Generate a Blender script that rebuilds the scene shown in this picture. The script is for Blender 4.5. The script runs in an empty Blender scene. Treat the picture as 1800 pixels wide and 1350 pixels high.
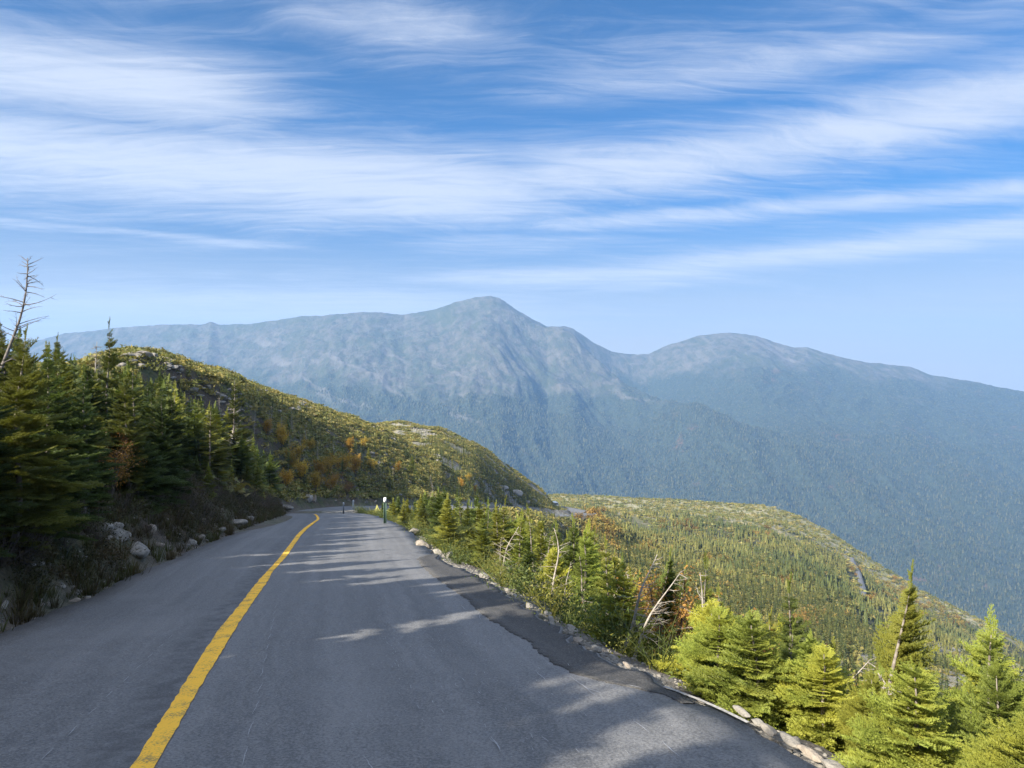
import bpy, bmesh, math, random
import numpy as np
from mathutils import Vector, Matrix, Euler

rng = np.random.RandomState(7)
random.seed(7)
R = math.radians
scene = bpy.context.scene
COL = scene.collection

# ------------------------------------------------------------------ camera
F = 1300.0                      # focal length in pixels of the 1800 x 1350 photograph
cam_d = bpy.data.cameras.new("camera")
cam_d.sensor_width = 36.0
cam_d.lens = 36.0 * F / 1800.0
cam_d.clip_start = 0.05
cam_d.clip_end = 60000.0
cam = bpy.data.objects.new("camera", cam_d)
COL.objects.link(cam)
cam.location = (0, 0, 0)
cam.rotation_euler = (R(90), 0, 0)
scene.camera = cam

# ------------------------------------------------------------------ light
SUN_EL = 32.5
SUN_AZ = -132.0                 # degrees clockwise from +Y: left and a little behind the camera
sun_dir = Vector((math.sin(R(SUN_AZ)) * math.cos(R(SUN_EL)), math.cos(R(SUN_AZ)) * math.cos(R(SUN_EL)), math.sin(R(SUN_EL))))
sd = bpy.data.lights.new("sun", 'SUN')
sd.energy = 4.4
sd.angle = R(0.55)
sd.color = (1.0, 0.93, 0.80)
sun = bpy.data.objects.new("sun", sd)
COL.objects.link(sun)
sun.rotation_euler = sun_dir.to_track_quat('Z', 'Y').to_euler()

scene.view_settings.view_transform = 'Standard'
scene.view_settings.look = 'None'
scene.view_settings.exposure = 1.55
scene.view_settings.gamma = 1.0
scene.render.engine = 'CYCLES'
scene.cycles.use_denoising = True
scene.cycles.max_bounces = 6
scene.cycles.diffuse_bounces = 3
scene.cycles.transmission_bounces = 4
scene.cycles.transparent_max_bounces = 6
scene.cycles.volume_bounces = 1
scene.cycles.sample_clamp_indirect = 6.0


class NT:
    """small helper to write node trees as expressions"""
    def __init__(s, tree):
        s.t = tree; s.n = tree.nodes; s.l = tree.links
    def new(s, typ, **kw):
        n = s.n.new(typ)
        for k, v in kw.items(): setattr(n, k, v)
        return n
    def put(s, sock, v):
        if isinstance(v, bpy.types.NodeSocket): s.l.new(v, sock)
        else:
            try: sock.default_value = v
            except Exception: sock.default_value = (v, v, v)
    def m(s, op, a, b=None, c=None, clamp=False):
        n = s.new('ShaderNodeMath', operation=op); n.use_clamp = clamp
        s.put(n.inputs[0], a)
        if b is not None: s.put(n.inputs[1], b)
        if c is not None: s.put(n.inputs[2], c)
        return n.outputs[0]
    def add(s, a, b): return s.m('ADD', a, b)
    def sub(s, a, b): return s.m('SUBTRACT', a, b)
    def mul(s, a, b): return s.m('MULTIPLY', a, b)
    def vec(s, x, y, z):
        n = s.new('ShaderNodeCombineXYZ')
        for i, v in enumerate((x, y, z)): s.put(n.inputs[i], v)
        return n.outputs[0]
    def noise(s, vec, scale, detail=4, rough=0.5, dist=0.0, color=False):
        n = s.new('ShaderNodeTexNoise')
        if vec is not None: s.put(n.inputs['Vector'], vec)
        n.inputs['Scale'].default_value = scale; n.inputs['Detail'].default_value = detail
        n.inputs['Roughness'].default_value = rough; n.inputs['Distortion'].default_value = dist
        return n.outputs['Color' if color else 'Fac']
    def ss(s, v, a, b, lo=0.0, hi=1.0):
        n = s.new('ShaderNodeMapRange', interpolation_type='SMOOTHSTEP')
        s.put(n.inputs['Value'], v)
        n.inputs['From Min'].default_value = a; n.inputs['From Max'].default_value = b
        n.inputs['To Min'].default_value = lo; n.inputs['To Max'].default_value = hi
        return n.outputs['Result']
    def mix(s, f, a, b, mode='MIX'):
        n = s.new('ShaderNodeMix', data_type='RGBA', blend_type=mode)
        s.put(n.inputs[0], f)
        for i, v in ((6, a), (7, b)):
            if isinstance(v, tuple) and len(v) == 3: v = (*v, 1.0)
            s.put(n.inputs[i], v)
        return n.outputs[2]
    def attr(s, name, out='Fac'):
        n = s.new('ShaderNodeAttribute'); n.attribute_name = name
        return n.outputs[out]


# ------------------------------------------------------------------ sky with cirrus
world = bpy.data.worlds.new("World")
scene.world = world
world.use_nodes = True
w = NT(world.node_tree)
for n in list(w.n): w.n.remove(n)
geo = w.new('ShaderNodeTexCoord')
sep = w.new('ShaderNodeSeparateXYZ'); w.put(sep.inputs[0], geo.outputs['Generated'])
dx, dy, dz = sep.outputs
dzc = w.m('MAXIMUM', dz, 0.02)
dzc2 = w.m('MAXIMUM', dz, 0.004)
sky = w.new('ShaderNodeTexSky')
sky.sky_type = 'NISHITA'; sky.sun_disc = False
sky.sun_elevation = R(SUN_EL); sky.sun_rotation = R(SUN_AZ)
sky.altitude = 1400; sky.air_density = 1.0; sky.dust_density = 0.6; sky.ozone_density = 3.0
w.put(sky.inputs['Vector'], w.vec(dx, dy, dzc2))
# heading (degrees, 0 ahead) and elevation (degrees) of the direction looked at
az = w.mul(w.m('ARCTAN2', dx, dy), 57.2958)
el = w.mul(w.m('ARCSINE', dz), 57.2958)
# point on the cloud layer, in layer heights
px = w.m('DIVIDE', dx, w.add(dzc, 0.08)); py = w.m('DIVIDE', dy, w.add(dzc, 0.08))
warp = w.noise(w.vec(w.mul(px, 0.35), w.mul(py, 0.6), 0.0), 1.0, 4, 0.55)
wisp = w.noise(w.vec(w.mul(px, 0.55), w.add(w.mul(py, 2.6), w.mul(warp, 3.0)), 3.7), 1.0, 8, 0.62, 0.5)
fine = w.noise(w.vec(w.add(w.mul(px, 1.9), w.mul(py, 1.3)), w.add(w.sub(w.mul(py, 9.0), w.mul(px, 2.2)), w.mul(warp, 12.0)), 9.1), 1.0, 8, 0.66, 0.8)
soft = w.noise(w.vec(w.mul(px, 0.3), w.mul(py, 0.9), 7.7), 1.0, 3, 0.5)
elw = w.add(el, w.mul(w.sub(warp, 0.5), 3.4))
def band(a, e0, e1, e2, wid, lo=-90, hi=90, fade=10):
    """a veil whose mid-line has elevation e0 + e1 t + e2 t^2 at heading t*30 degrees"""
    t = w.m('DIVIDE', az, 30.0)
    mid = w.add(w.add(w.mul(t, e1), w.mul(w.mul(t, t), e2)), e0)
    q = w.m('DIVIDE', w.sub(elw, mid), wid)
    g = w.m('EXPONENT', w.mul(w.mul(q, q), -1.0))
    if lo > -90: g = w.mul(g, w.ss(az, lo, lo + fade))
    if hi < 90: g = w.mul(g, w.ss(az, hi - fade, hi, 1.0, 0.0))
    return w.mul(g, a)
bands = [band(1.0, 14.9, -0.4, -0.6, 3.1, -90, 16, 22), band(0.85, 16.0, 1.3, 0.3, 2.5, -14, 90, 20),
         band(0.62, 12.2, 0.3, -0.3, 0.9, -8, 90, 14),
         band(0.9, 19.4, -0.8, -0.6, 3.0, -90, -10, 16), band(0.45, 25.0, -3.0, -0.6, 2.3, -24, 4, 12),
         band(0.40, 21.8, 0.4, 0.6, 1.8, -6, 90, 14), band(0.42, 25.2, 0.5, -0.6, 1.7, 12, 90, 16),
         band(0.8, 8.0, 1.3, 0.2, 0.95, -14, 90, 16), band(0.5, 9.2, -0.9, 0.0, 0.35, -90, -10, 12),
         band(0.66, 5.4, -0.4, -0.6, 1.9, -90, 16, 26), band(0.45, 10.6, 0.4, 0.2, 0.7, -14, 14, 12),
         band(0.35, 26.5, 0.4, 0.2, 3.5, -60, -14, 20)]
tot = bands[0]
for b in bands[1:]: tot = w.m('MAXIMUM', tot, b)
strand = w.noise(w.vec(w.add(w.mul(px, 1.1), w.mul(py, 1.4)), w.add(w.mul(py, 26.0), w.mul(w.add(warp, w.mul(wisp, 0.6)), 16.0)), 2.2), 1.0, 6, 0.7, 0.6)
tex = w.add(w.mul(wisp, 0.42), w.add(w.mul(fine, 0.33), w.mul(strand, 0.25)))
cov = w.ss(w.add(w.mul(tot, 1.0), w.mul(w.sub(tex, 0.5), 2.6)), -0.12, 1.0)
cov = w.mul(cov, w.add(w.add(0.36, w.mul(tot, 0.28)), w.mul(tex, 0.52)))
milk = w.mul(w.ss(el, 1.5, 14.0, 0.95, 0.0), w.add(0.8, w.mul(soft, 0.3)))
cov = w.m('MINIMUM', cov, 0.93)
skyc = w.mix(1.0, w.mix(1.0, sky.outputs['Color'], (0.26, 0.61, 0.86), 'MULTIPLY'), w.vec(*[w.ss(el, 0.0, 20.0, q_, 1.0) for q_ in (0.80, 0.62, 0.60)]), 'MULTIPLY')
cloudc = (4.75, 5.1, 5.8)
final = w.mix(cov, w.mix(w.m('MINIMUM', milk, 1.0), skyc, (4.4, 4.35, 4.35)), cloudc)
# bright cloud sheet above the view, added to lift the light in the shade
over = w.mul(w.ss(el, 29.0, 44.0), w.ss(wisp, 0.25, 0.60, 0.75, 1.0))
final = w.mix(over, final, (5.4, 6.0, 7.3))
bg = w.new('ShaderNodeBackground'); w.put(bg.inputs['Color'], final); bg.inputs['Strength'].default_value = 0.058
wo = w.new('ShaderNodeOutputWorld'); w.l.new(bg.outputs[0], wo.inputs[0])

# ------------------------------------------------------------------ helpers
def setp(o, label=None, cat=None, group=None, kind=None):
    if label: o['label'] = label
    if cat: o['category'] = cat
    if group: o['group'] = group
    if kind: o['kind'] = kind
    return o

def mesh_from(name, V, T, mats, midx=None, attrs=None, smooth=False):
    """V (n,3) floats, T (m,3) or (m,4) ints"""
    V = np.ascontiguousarray(V, dtype=np.float32); T = np.ascontiguousarray(T, dtype=np.int32)
    me = bpy.data.meshes.new(name)
    k = T.shape[1]
    me.vertices.add(len(V)); me.vertices.foreach_set('co', V.ravel())
    me.loops.add(T.size); me.loops.foreach_set('vertex_index', T.ravel())
    me.polygons.add(len(T))
    me.polygons.foreach_set('loop_start', np.arange(0, T.size, k, dtype=np.int32))
    me.polygons.foreach_set('loop_total', np.full(len(T), k, dtype=np.int32))
    for m in (mats if isinstance(mats, (list, tuple)) else [mats]): me.materials.append(m)
    if midx is not None: me.polygons.foreach_set('material_index', np.asarray(midx, dtype=np.int32))
    if smooth: me.polygons.foreach_set('use_smooth', np.ones(len(T), dtype=bool))
    for an, av in (attrs or {}).items():
        a = me.attributes.new(an, 'FLOAT', 'POINT'); a.data.foreach_set('value', np.asarray(av, dtype=np.float32))
    me.update(calc_edges=True)
    return me

def ob(name, me, parent=None, loc=None):
    o = bpy.data.objects.new(name, me); COL.objects.link(o)
    if parent: o.parent = parent
    if loc is not None: o.location = loc
    return o

class MB:
    """collects triangles with per-vertex attribute values"""
    def __init__(s): s.V = []; s.T = []; s.n = 0; s.A = []
    def add(s, V, T, a=0.0):
        V = np.asarray(V, float).reshape(-1, 3)
        s.V.append(V); s.T.append(np.asarray(T, int) + s.n); s.n += len(V)
        s.A.append(np.broadcast_to(np.asarray(a, float), (len(V),)))
    def arrays(s):
        return np.concatenate(s.V), np.concatenate(s.T), np.concatenate(s.A)
    def tube(s, P, r, sides=6, a=0.0):
        P = np.asarray(P, float); n = len(P)
        r = np.broadcast_to(np.asarray(r, float), (n,))
        tg = np.gradient(P, axis=0); tg /= np.linalg.norm(tg, axis=1)[:, None] + 1e-9
        ref = np.array([0.31, 0.87, 0.12]) if abs(tg[0][2]) > 0.6 else np.array([0, 0, 1.0])
        b1 = np.cross(tg, ref); b1 /= np.linalg.norm(b1, axis=1)[:, None] + 1e-9
        b2 = np.cross(tg, b1)
        ang = np.arange(sides) * 2 * math.pi / sides
        V = (P[:, None] + r[:, None, None] * (b1[:, None] * np.cos(ang)[None, :, None] + b2[:, None] * np.sin(ang)[None, :, None])).reshape(-1, 3)
        T = []
        for i in range(n - 1):
            for j in range(sides):
                p, q = i * sides + j, i * sides + (j + 1) % sides
                T += [(p, q, q + sides), (p, q + sides, p + sides)]
        V = np.vstack([V, P[-1:]]); e = len(V) - 1
        for j in range(sides): T.append(((n - 1) * sides + j, (n - 1) * sides + (j + 1) % sides, e))
        s.add(V, T, a)
    def box(s, c, d, rz=0.0):
        c = np.array(c, float); d = np.array(d, float) / 2
        V = np.array([(x, y, z) for x in (-1, 1) for y in (-1, 1) for z in (-1, 1)]) * d
        if rz:
            cs, sn = math.cos(rz), math.sin(rz)
            V = V @ np.array([[cs, sn, 0], [-sn, cs, 0], [0, 0, 1]])
        T = [(0, 1, 3), (0, 3, 2), (4, 6, 7), (4, 7, 5), (0, 4, 5), (0, 5, 1), (2, 3, 7), (2, 7, 6), (0, 2, 6), (0, 6, 4), (1, 5, 7), (1, 7, 3)]
        s.add(V + c, T)
    def mesh(s, name, mats, smooth=False, an='tip'):
        V, T, A = s.arrays()
        return mesh_from(name, V, T, mats, attrs={an: A}, smooth=smooth)

# value noise -------------------------------------------------------
_tab = np.random.RandomState(3).rand(256, 256).astype(np.float32)
def vnoise(x, y, seed=0):
    x = x + seed * 17.37; y = y + seed * 5.91
    xi = np.floor(x).astype(np.int64); yi = np.floor(y).astype(np.int64)
    fx = x - xi; fy = y - yi
    fx = fx * fx * (3 - 2 * fx); fy = fy * fy * (3 - 2 * fy)
    a = _tab[xi & 255, yi & 255]; b = _tab[(xi + 1) & 255, yi & 255]
    c = _tab[xi & 255, (yi + 1) & 255]; d = _tab[(xi + 1) & 255, (yi + 1) & 255]
    return (a * (1 - fx) + b * fx) * (1 - fy) + (c * (1 - fx) + d * fx) * fy
def fbm(x, y, oct=5, seed=0, gain=0.5, ridged=False):
    s = 0; amp = 1; tot = 0
    for i in range(oct):
        n = vnoise(x * 2 ** i + i * 3.1, y * 2 ** i - i * 1.7, seed + i)
        if ridged: n = 1 - np.abs(2 * n - 1)
        s = s + n * amp; tot += amp; amp *= gain
    return s / tot
def sstep(x, a, b):
    t = np.clip((x - a) / (b - a), 0, 1); return t * t * (3 - 2 * t)

# ------------------------------------------------------------------ the road line
ROWS = [(4, -40, 11, -40, 3.7), (-1.2, -15, 6.0, -15, 0.325), (-4.0, 0, 3.2, 0, -1.7), (-5.0, 4.5, 1.85, 4.5, -2.31),
        (-5.8, 8.4, 0.6, 8.4, -2.83), (-6.7, 12.5, -0.35, 12.5, -3.39), (-8.1, 18.5, -2.0, 18.5, -4.2),
        (-10.6, 30, -4.8, 31, -5.85), (-14.0, 45, -8.9, 46, -8.1), (-18.2, 60, -12.8, 60, -10.5),
        (-19.9, 72, -15.2, 70, -12.2), (-18.6, 83, -14.0, 78.5, -13.7), (-14.5, 93, -11, 87, -15.3),
        (-9.8, 118, -5.0, 114, -19.3), (-5, 155, 0.5, 152, -26), (-2.5, 190, 4, 187, -32.5), (4, 225, 12, 219, -39),
        (14, 245, 24, 240, -43), (21, 262, 31, 265, -46.5), (22, 285, 31, 290, -50), (16, 315, 24, 322, -53.5),
        (7, 350, 13, 358, -58), (-12, 400, -7, 408, -64)]
def catmull(P, m):
    P = np.asarray(P, float); n = len(P); out = []
    Q = np.vstack([2 * P[0] - P[1], P, 2 * P[-1] - P[-2]])
    for i in range(n - 1):
        p0, p1, p2, p3 = Q[i:i + 4]
        for t in np.arange(m) / m:
            out.append(0.5 * (2 * p1 + (p2 - p0) * t + (2 * p0 - 5 * p1 + 4 * p2 - p3) * t * t + (3 * p1 - p0 - 3 * p2 + p3) * t ** 3))
    out.append(P[-1]); return np.array(out)
RS = catmull(ROWS, 24)                       # Lx Ly Rx Ry z
RL = RS[:, 0:2]; RR = RS[:, 2:4]; RZ = RS[:, 4]
RC = (RL + RR) / 2; RH = np.linalg.norm(RR - RL, axis=1) / 2
RT = np.gradient(RC, axis=0); RT /= np.linalg.norm(RT, axis=1)[:, None]
RN = np.stack([RT[:, 1], -RT[:, 0]], 1)      # points to the right of travel
RHn = np.abs(((RR - RL) * RN).sum(1)) / 2

def road_query(x, y):
    """signed distance beyond the road edge on either side (negative on the road), side (+1 right) and road height"""
    x = np.asarray(x, float).ravel(); y = np.asarray(y, float).ravel()
    D = np.empty(len(x)); S = np.empty(len(x)); Z = np.empty(len(x))
    for i in range(0, len(x), 40000):
        xx, yy = x[i:i + 40000], y[i:i + 40000]
        d2 = (xx[:, None] - RC[None, :, 0]) ** 2 + (yy[:, None] - RC[None, :, 1]) ** 2
        j = d2.argmin(1)
        lat = (xx - RC[j, 0]) * RN[j, 0] + (yy - RC[j, 1]) * RN[j, 1]
        lon = (xx - RC[j, 0]) * RT[j, 0] + (yy - RC[j, 1]) * RT[j, 1]
        jn = np.clip(j + 1, 0, len(RC) - 1); jp = np.clip(j - 1, 0, len(RC) - 1)
        ds = np.linalg.norm(RC[jn] - RC[jp], axis=1) + 1e-6
        Z[i:i + 40000] = RZ[j] + (RZ[jn] - RZ[jp]) / ds * np.clip(lon, -3, 3)
        dist = np.sqrt(d2[np.arange(len(xx)), j])
        D[i:i + 40000] = dist * 0 + np.maximum(np.abs(lat), dist * 0.999) - RHn[j]
        S[i:i + 40000] = np.sign(lat)
    Zy = np.interp(y, RC[:216, 1], RZ[:216])
    wy = sstep(y, 57, 68)
    Z = Zy * (1 - wy) + Z * wy
    return D, S, Z

# ------------------------------------------------------------------ terrain
def col(tab):
    t = np.array(tab, float)
    return lambda u: [np.interp(u, t[:, 0], t[:, k]) for k in range(1, t.shape[1])]
# hill tables: heading column, crest depth, crest line, foot depth, foot line
HILL1 = col([(-3000, 70, 300, 5, 1400), (-900, 85, 520, 6, 1250), (0, 95, 650, 8.4, 1113), (120, 100, 650, 10, 1070), (200, 106, 632, 12.5, 1027), (250, 110, 630, 14.5, 1005),
             (300, 115, 638, 17, 980), (400, 125, 660, 26, 940), (500, 140, 696, 60, 905), (600, 155, 728, 90, 888),
             (672, 165, 755, 100, 886), (730, 168, 789, 108, 885), (770, 162, 816, 117, 885), (785, 150, 848, 120, 885),
             (800, 140, 900, 124, 920), (900, 140, 1020, 120, 1060), (3000, 140, 1500, 120, 1600)])
HILL2 = col([(-3000, 290, 745, 150, 890), (600, 290, 750, 160, 890), (672, 282, 745, 150, 889), (700, 282, 743, 140, 888), (770, 290, 752, 124, 886),
             (830, 295, 777, 140, 887), (880, 300, 812, 190, 892), (930, 300, 848, 225, 897), (962, 298, 870, 245, 900),
             (976, 295, 888, 262, 902), (990, 290, 912, 268, 915), (1020, 290, 980, 268, 990), (3000, 290, 1500, 268, 1600)])
HILL3 = col([(-3000, 600, 880, 200, 1000), (600, 600, 880, 240, 960), (980, 640, 874, 300, 906), (1050, 640, 875, 190, 955), (1130, 650, 880, 150, 1030),
             (1200, 650, 881, 140, 1085), (1280, 650, 888, 135, 1125), (1350, 640, 893, 130, 1150), (1400, 620, 911, 125, 1165),
             (1450, 600, 937, 120, 1180), (1500, 580, 970, 118, 1195), (1560, 560, 1012, 115, 1210), (1620, 540, 1052, 112, 1225),
             (1730, 510, 1114, 110, 1250), (1800, 500, 1158, 108, 1262), (2200, 470, 1330, 100, 1400), (3000, 450, 1560, 90, 1600)])
def layer(tab, u, Y, power, back, roundk):
    D, vc, Fd, vf = tab(u)
    zc = -(vc - 675) / F * D; zf = -(vf - 675) / F * Fd
    t = (Y - Fd) / np.maximum(D - Fd, 1)
    tc = np.clip(t, 0, 1)
    z = zf + (zc - zf) * (1 - (1 - tc) ** power)
    z = np.where(t < 0, zf + (Y - Fd) * np.maximum(0.45, (zc - zf) / np.maximum(D - Fd, 1) * 1.2), z)
    b = np.maximum(Y - D, 0)
    z = np.where(t > 1, zc - back * (np.sqrt(b * b + roundk ** 2) - roundk), z)
    return z
def height(x, y, full=False):
    x = np.asarray(x, float); y = np.asarray(y, float); shp = x.shape
    x = x.ravel(); y = y.ravel()
    Dd, S, Zr = road_query(x, y)
    Yc = np.maximum(y, 4.0)
    u = 900 + F * x / Yc
    u = np.clip(u, -2999, 2999)
    h1 = layer(HILL1, u, Yc, 2.2, 0.7, 14); h2 = layer(HILL2, u, Yc, 1.5, 0.7, 30)
    h3 = layer(HILL3, u, Yc, 1.25, 0.55, 60)
    rough = fbm(x / 9.0, y / 9.0, 5, 11) - 0.5
    craggy = fbm(x / 5.0, y / 5.0, 4, 21, 0.55, True) - 0.6
    h1 = h1 + rough * 1.6 + craggy * 1.5 * sstep(Dd, 25, 70)
    h2 = h2 + rough * 2.6 * sstep(Dd, 5, 30)
    big = fbm(x / 60.0, y / 60.0, 4, 5) - 0.5
    h3 = h3 + big * 12 * sstep(y, 150, 260) * (1 - 0.8 * sstep(y, 480, 620)) + rough * 1.2
    hl = np.maximum(np.maximum(h1, h2), h3)
    which = np.argmax(np.stack([h1, h2, h3]), 0)
    # close to the road: cut bank on the uphill side, fill slope on the downhill side
    d = np.maximum(Dd, 0)
    bank = -0.06 + np.interp(d, [0, 0.2, 0.5, 1.0, 1.7, 2.8, 4.5, 12, 40, 120], [0, 0.03, 0.40, 1.0, 1.55, 2.0, 2.4, 3.7, 6.0, 12]) 
    fill = -0.05 - np.interp(d, [0, 0.5, 1.2, 4, 12, 40, 120, 300], [0, 0.10, 0.50, 2.3, 6.6, 18.0, 46, 90])
    near = Zr + np.where(S < 0, bank, fill)
    near = near + (fbm(x / 1.3, y / 1.3, 4, 31) - 0.5) * 0.55 * sstep(d, 0.05, 1.2) + rough * sstep(d, 4, 14) * 1.6
    q = sstep(y, 40, 80)
    lr = lambda a, b: a * (1 - q) + b * q
    wn = np.where(S < 0, 1 - np.clip((d - lr(6, 1.5)) / lr(24, 6), 0, 1), 1 - np.clip((d - lr(16, 4)) / lr(44, 18), 0, 1))
    wn = wn * wn * (3 - 2 * wn)
    wn = np.where(y < 6, np.maximum(wn, 1 - sstep(y, 2, 6)), wn)
    z = hl * (1 - wn) + near * wn
    z = np.where(Dd < 0, Zr - 0.06, z)
    z = np.maximum(z, -655)
    if full: return z.reshape(shp), Dd.reshape(shp), S.reshape(shp), which.reshape(shp)
    return z.reshape(shp)

def hit(u, v, y0=4.0, y1=1400.0):
    """the point of the terrain seen in that direction"""
    Y = np.exp(np.linspace(math.log(y0), math.log(y1), 900))
    X = (u - 900) / F * Y; Zl = -(v - 675) / F * Y
    H = height(X, Y); k = np.argmax(H > Zl)
    if not (H > Zl).any(): k = len(Y) - 1
    return Vector((X[k], Y[k], H[k]))

# ------------------------------------------------------------------ materials
def newmat(name):
    m = bpy.data.materials.new(name); m.use_nodes = True
    t = NT(m.node_tree); bs = t.n['Principled BSDF']
    return m, t, bs
def objco(t): return t.new('ShaderNodeTexCoord').outputs['Object']
def bump(t, bs, h, strength, dist):
    b = t.new('ShaderNodeBump'); b.inputs['Strength'].default_value = strength; b.inputs['Distance'].default_value = dist
    t.put(b.inputs['Height'], h); t.l.new(b.outputs[0], bs.inputs['Normal'])

def ground_material():
    m, t, bs = newmat("hillside_ground")
    g = t.new('ShaderNodeNewGeometry'); P = g.outputs['Position']
    n1 = t.noise(P, 0.35, 6, 0.6); n2 = t.noise(P, 2.3, 6, 0.65); n3 = t.noise(P, 11.0, 5, 0.65); n4 = t.noise(P, 0.06, 5, 0.6)
    soil = t.mix(t.ss(n3, 0.35, 0.7), (0.040, 0.030, 0.022), (0.13, 0.095, 0.062))
    moss = t.mix(t.ss(n2, 0.4, 0.65), (0.035, 0.045, 0.015), (0.10, 0.10, 0.035))
    c = t.mix(t.ss(n1, 0.42, 0.62), soil, moss)
    heath = t.mix(t.ss(n2, 0.38, 0.62), (0.11, 0.115, 0.038), (0.22, 0.155, 0.070))
    heath = t.mix(t.ss(n1, 0.55, 0.68), heath, (0.19, 0.10, 0.045))
    c = t.mix(t.attr('heath'), c, heath)
    c = t.mix(t.attr('forest'), c, t.mix(t.ss(n2, 0.35, 0.65), (0.022, 0.030, 0.012), (0.075, 0.075, 0.028)))
    straw = t.mix(t.ss(n4, 0.35, 0.62), (0.24, 0.22, 0.10), (0.36, 0.31, 0.19))
    straw = t.mix(t.ss(n1, 0.48, 0.6), straw, (0.13, 0.14, 0.05))
    c = t.mix(t.attr('straw'), c, straw)
    vor = t.new('ShaderNodeTexVoronoi'); t.put(vor.inputs['Vector'], P); vor.inputs['Scale'].default_value = 0.9
    rockc = t.mix(t.ss(n3, 0.3, 0.7), (0.16, 0.15, 0.135), (0.38, 0.36, 0.32))
    rk = t.mul(t.attr('rocky'), t.ss(t.add(n2, t.mul(n1, 0.6)), 0.72, 0.86))
    c = t.mix(rk, c, rockc)
    gravel = t.mix(t.ss(t.noise(P, 38.0, 3, 0.7), 0.35, 0.68), (0.10, 0.09, 0.08), (0.42, 0.39, 0.34))
    c = t.mix(t.mul(t.attr('gravel'), t.ss(n2, 0.25, 0.6)), c, gravel)
    t.put(bs.inputs['Base Color'], c); bs.inputs['Roughness'].default_value = 0.95
    bump(t, bs, t.add(n3, n2), 0.9, 0.12)
    return m
def mountain_material():
    m, t, bs = newmat("mountain_side")
    g = t.new('ShaderNodeNewGeometry'); P = g.outputs['Position']
    n1 = t.noise(P, 0.004, 7, 0.62, 0.3); n2 = t.noise(P, 0.02, 7, 0.68, 0.2); n3 = t.noise(P, 0.09, 5, 0.7); n5 = t.noise(P, 0.045, 4, 0.6)
    forest = t.mix(t.ss(n3, 0.35, 0.65), (0.020, 0.030, 0.018), (0.050, 0.065, 0.034))
    forest = t.mix(t.mul(t.ss(n1, 0.56, 0.66), t.ss(n2, 0.5, 0.62)), forest, (0.11, 0.07, 0.04))
    alpine = t.mix(t.ss(n2, 0.40, 0.60), (0.052, 0.060, 0.034), (0.100, 0.092, 0.072))
    alpine = t.mix(t.ss(n5, 0.56, 0.70), alpine, (0.135, 0.122, 0.10))
    alpine = t.mix(t.ss(n1, 0.50, 0.62, 0.0, 0.8), alpine, (0.050, 0.062, 0.028))
    sx = t.new('ShaderNodeSeparateXYZ'); t.put(sx.inputs[0], P)
    strk = t.noise(t.vec(t.add(t.mul(sx.outputs[0], 0.028), t.mul(sx.outputs[2], 0.012)), t.mul(sx.outputs[1], 0.006), t.mul(sx.outputs[2], 0.006)), 1.0, 7, 0.7, 0.4)
    alpine = t.mix(t.ss(strk, 0.52, 0.66, 0, 0.6), alpine, (0.145, 0.132, 0.110))
    alpine = t.mix(t.ss(strk, 0.48, 0.38, 0, 0.55), alpine, (0.030, 0.040, 0.022))
    c = t.mix(t.attr('alpine'), forest, alpine)
    c = t.mix(t.attr('scree'), c, t.mix(n3, (0.10, 0.095, 0.08), (0.17, 0.155, 0.13)))
    t.put(bs.inputs['Base Color'], c); bs.inputs['Roughness'].default_value = 1.0
    bump(t, bs, t.add(n3, n2), 1.0, 9.0)
    return m
def asphalt_material(name, c0, c1, rough=0.72, spec=0.4):
    m, t, bs = newmat(name)
    g = t.new('ShaderNodeNewGeometry'); P = g.outputs['Position']
    grain = t.noise(P, 48.0, 4, 0.75); mid = t.noise(P, 6.0, 5, 0.6); big = t.noise(P, 0.5, 4, 0.55)
    u = t.attr('across')
    wheel = t.noise(t.vec(t.mul(u, 2.2), t.mul(t.attr('along'), 0.05), 0.0), 1.0, 4, 0.6)
    fine_w = t.noise(t.vec(t.mul(u, 14.0), t.mul(t.attr('along'), 0.35), 0.0), 1.0, 4, 0.6)
    f = t.add(t.mul(grain, 0.75), t.add(t.mul(mid, 0.22), t.add(t.mul(wheel, 0.30), t.mul(fine_w, 0.10))))
    c = t.mix(t.ss(f, 0.56, 0.82), c0, c1)
    c = t.mix(t.ss(big, 0.52, 0.72, 0, 0.35), c, c1)
    seam = t.mul(t.ss(t.m('ABSOLUTE', t.add(t.add(u, 0.85), t.mul(t.sub(wheel, 0.5), 0.5))), 0.05, 0.38, 1.0, 0.0), t.ss(mid, 0.35, 0.6))
    c = t.mix(t.mul(seam, 0.5), c, (0.035, 0.035, 0.038))
    sp = t.noise(P, 130.0, 2, 0.5)
    c = t.mix(t.ss(sp, 0.68, 0.74, 0, 0.85), c, (0.40, 0.38, 0.35))
    pit = t.noise(P, 85.0, 2, 0.5)
    c = t.mix(t.ss(pit, 0.64, 0.72, 0, 0.7), c, (0.025, 0.025, 0.026))
    t.put(bs.inputs['Base Color'], c); t.put(bs.inputs['Roughness'], t.ss(mid, 0.3, 0.7, rough - 0.08, rough + 0.1))
    bs.inputs['Specular IOR Level'].default_value = spec
    bump(t, bs, t.add(grain, t.mul(mid, 0.5)), 0.55, 0.012)
    return m
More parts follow.
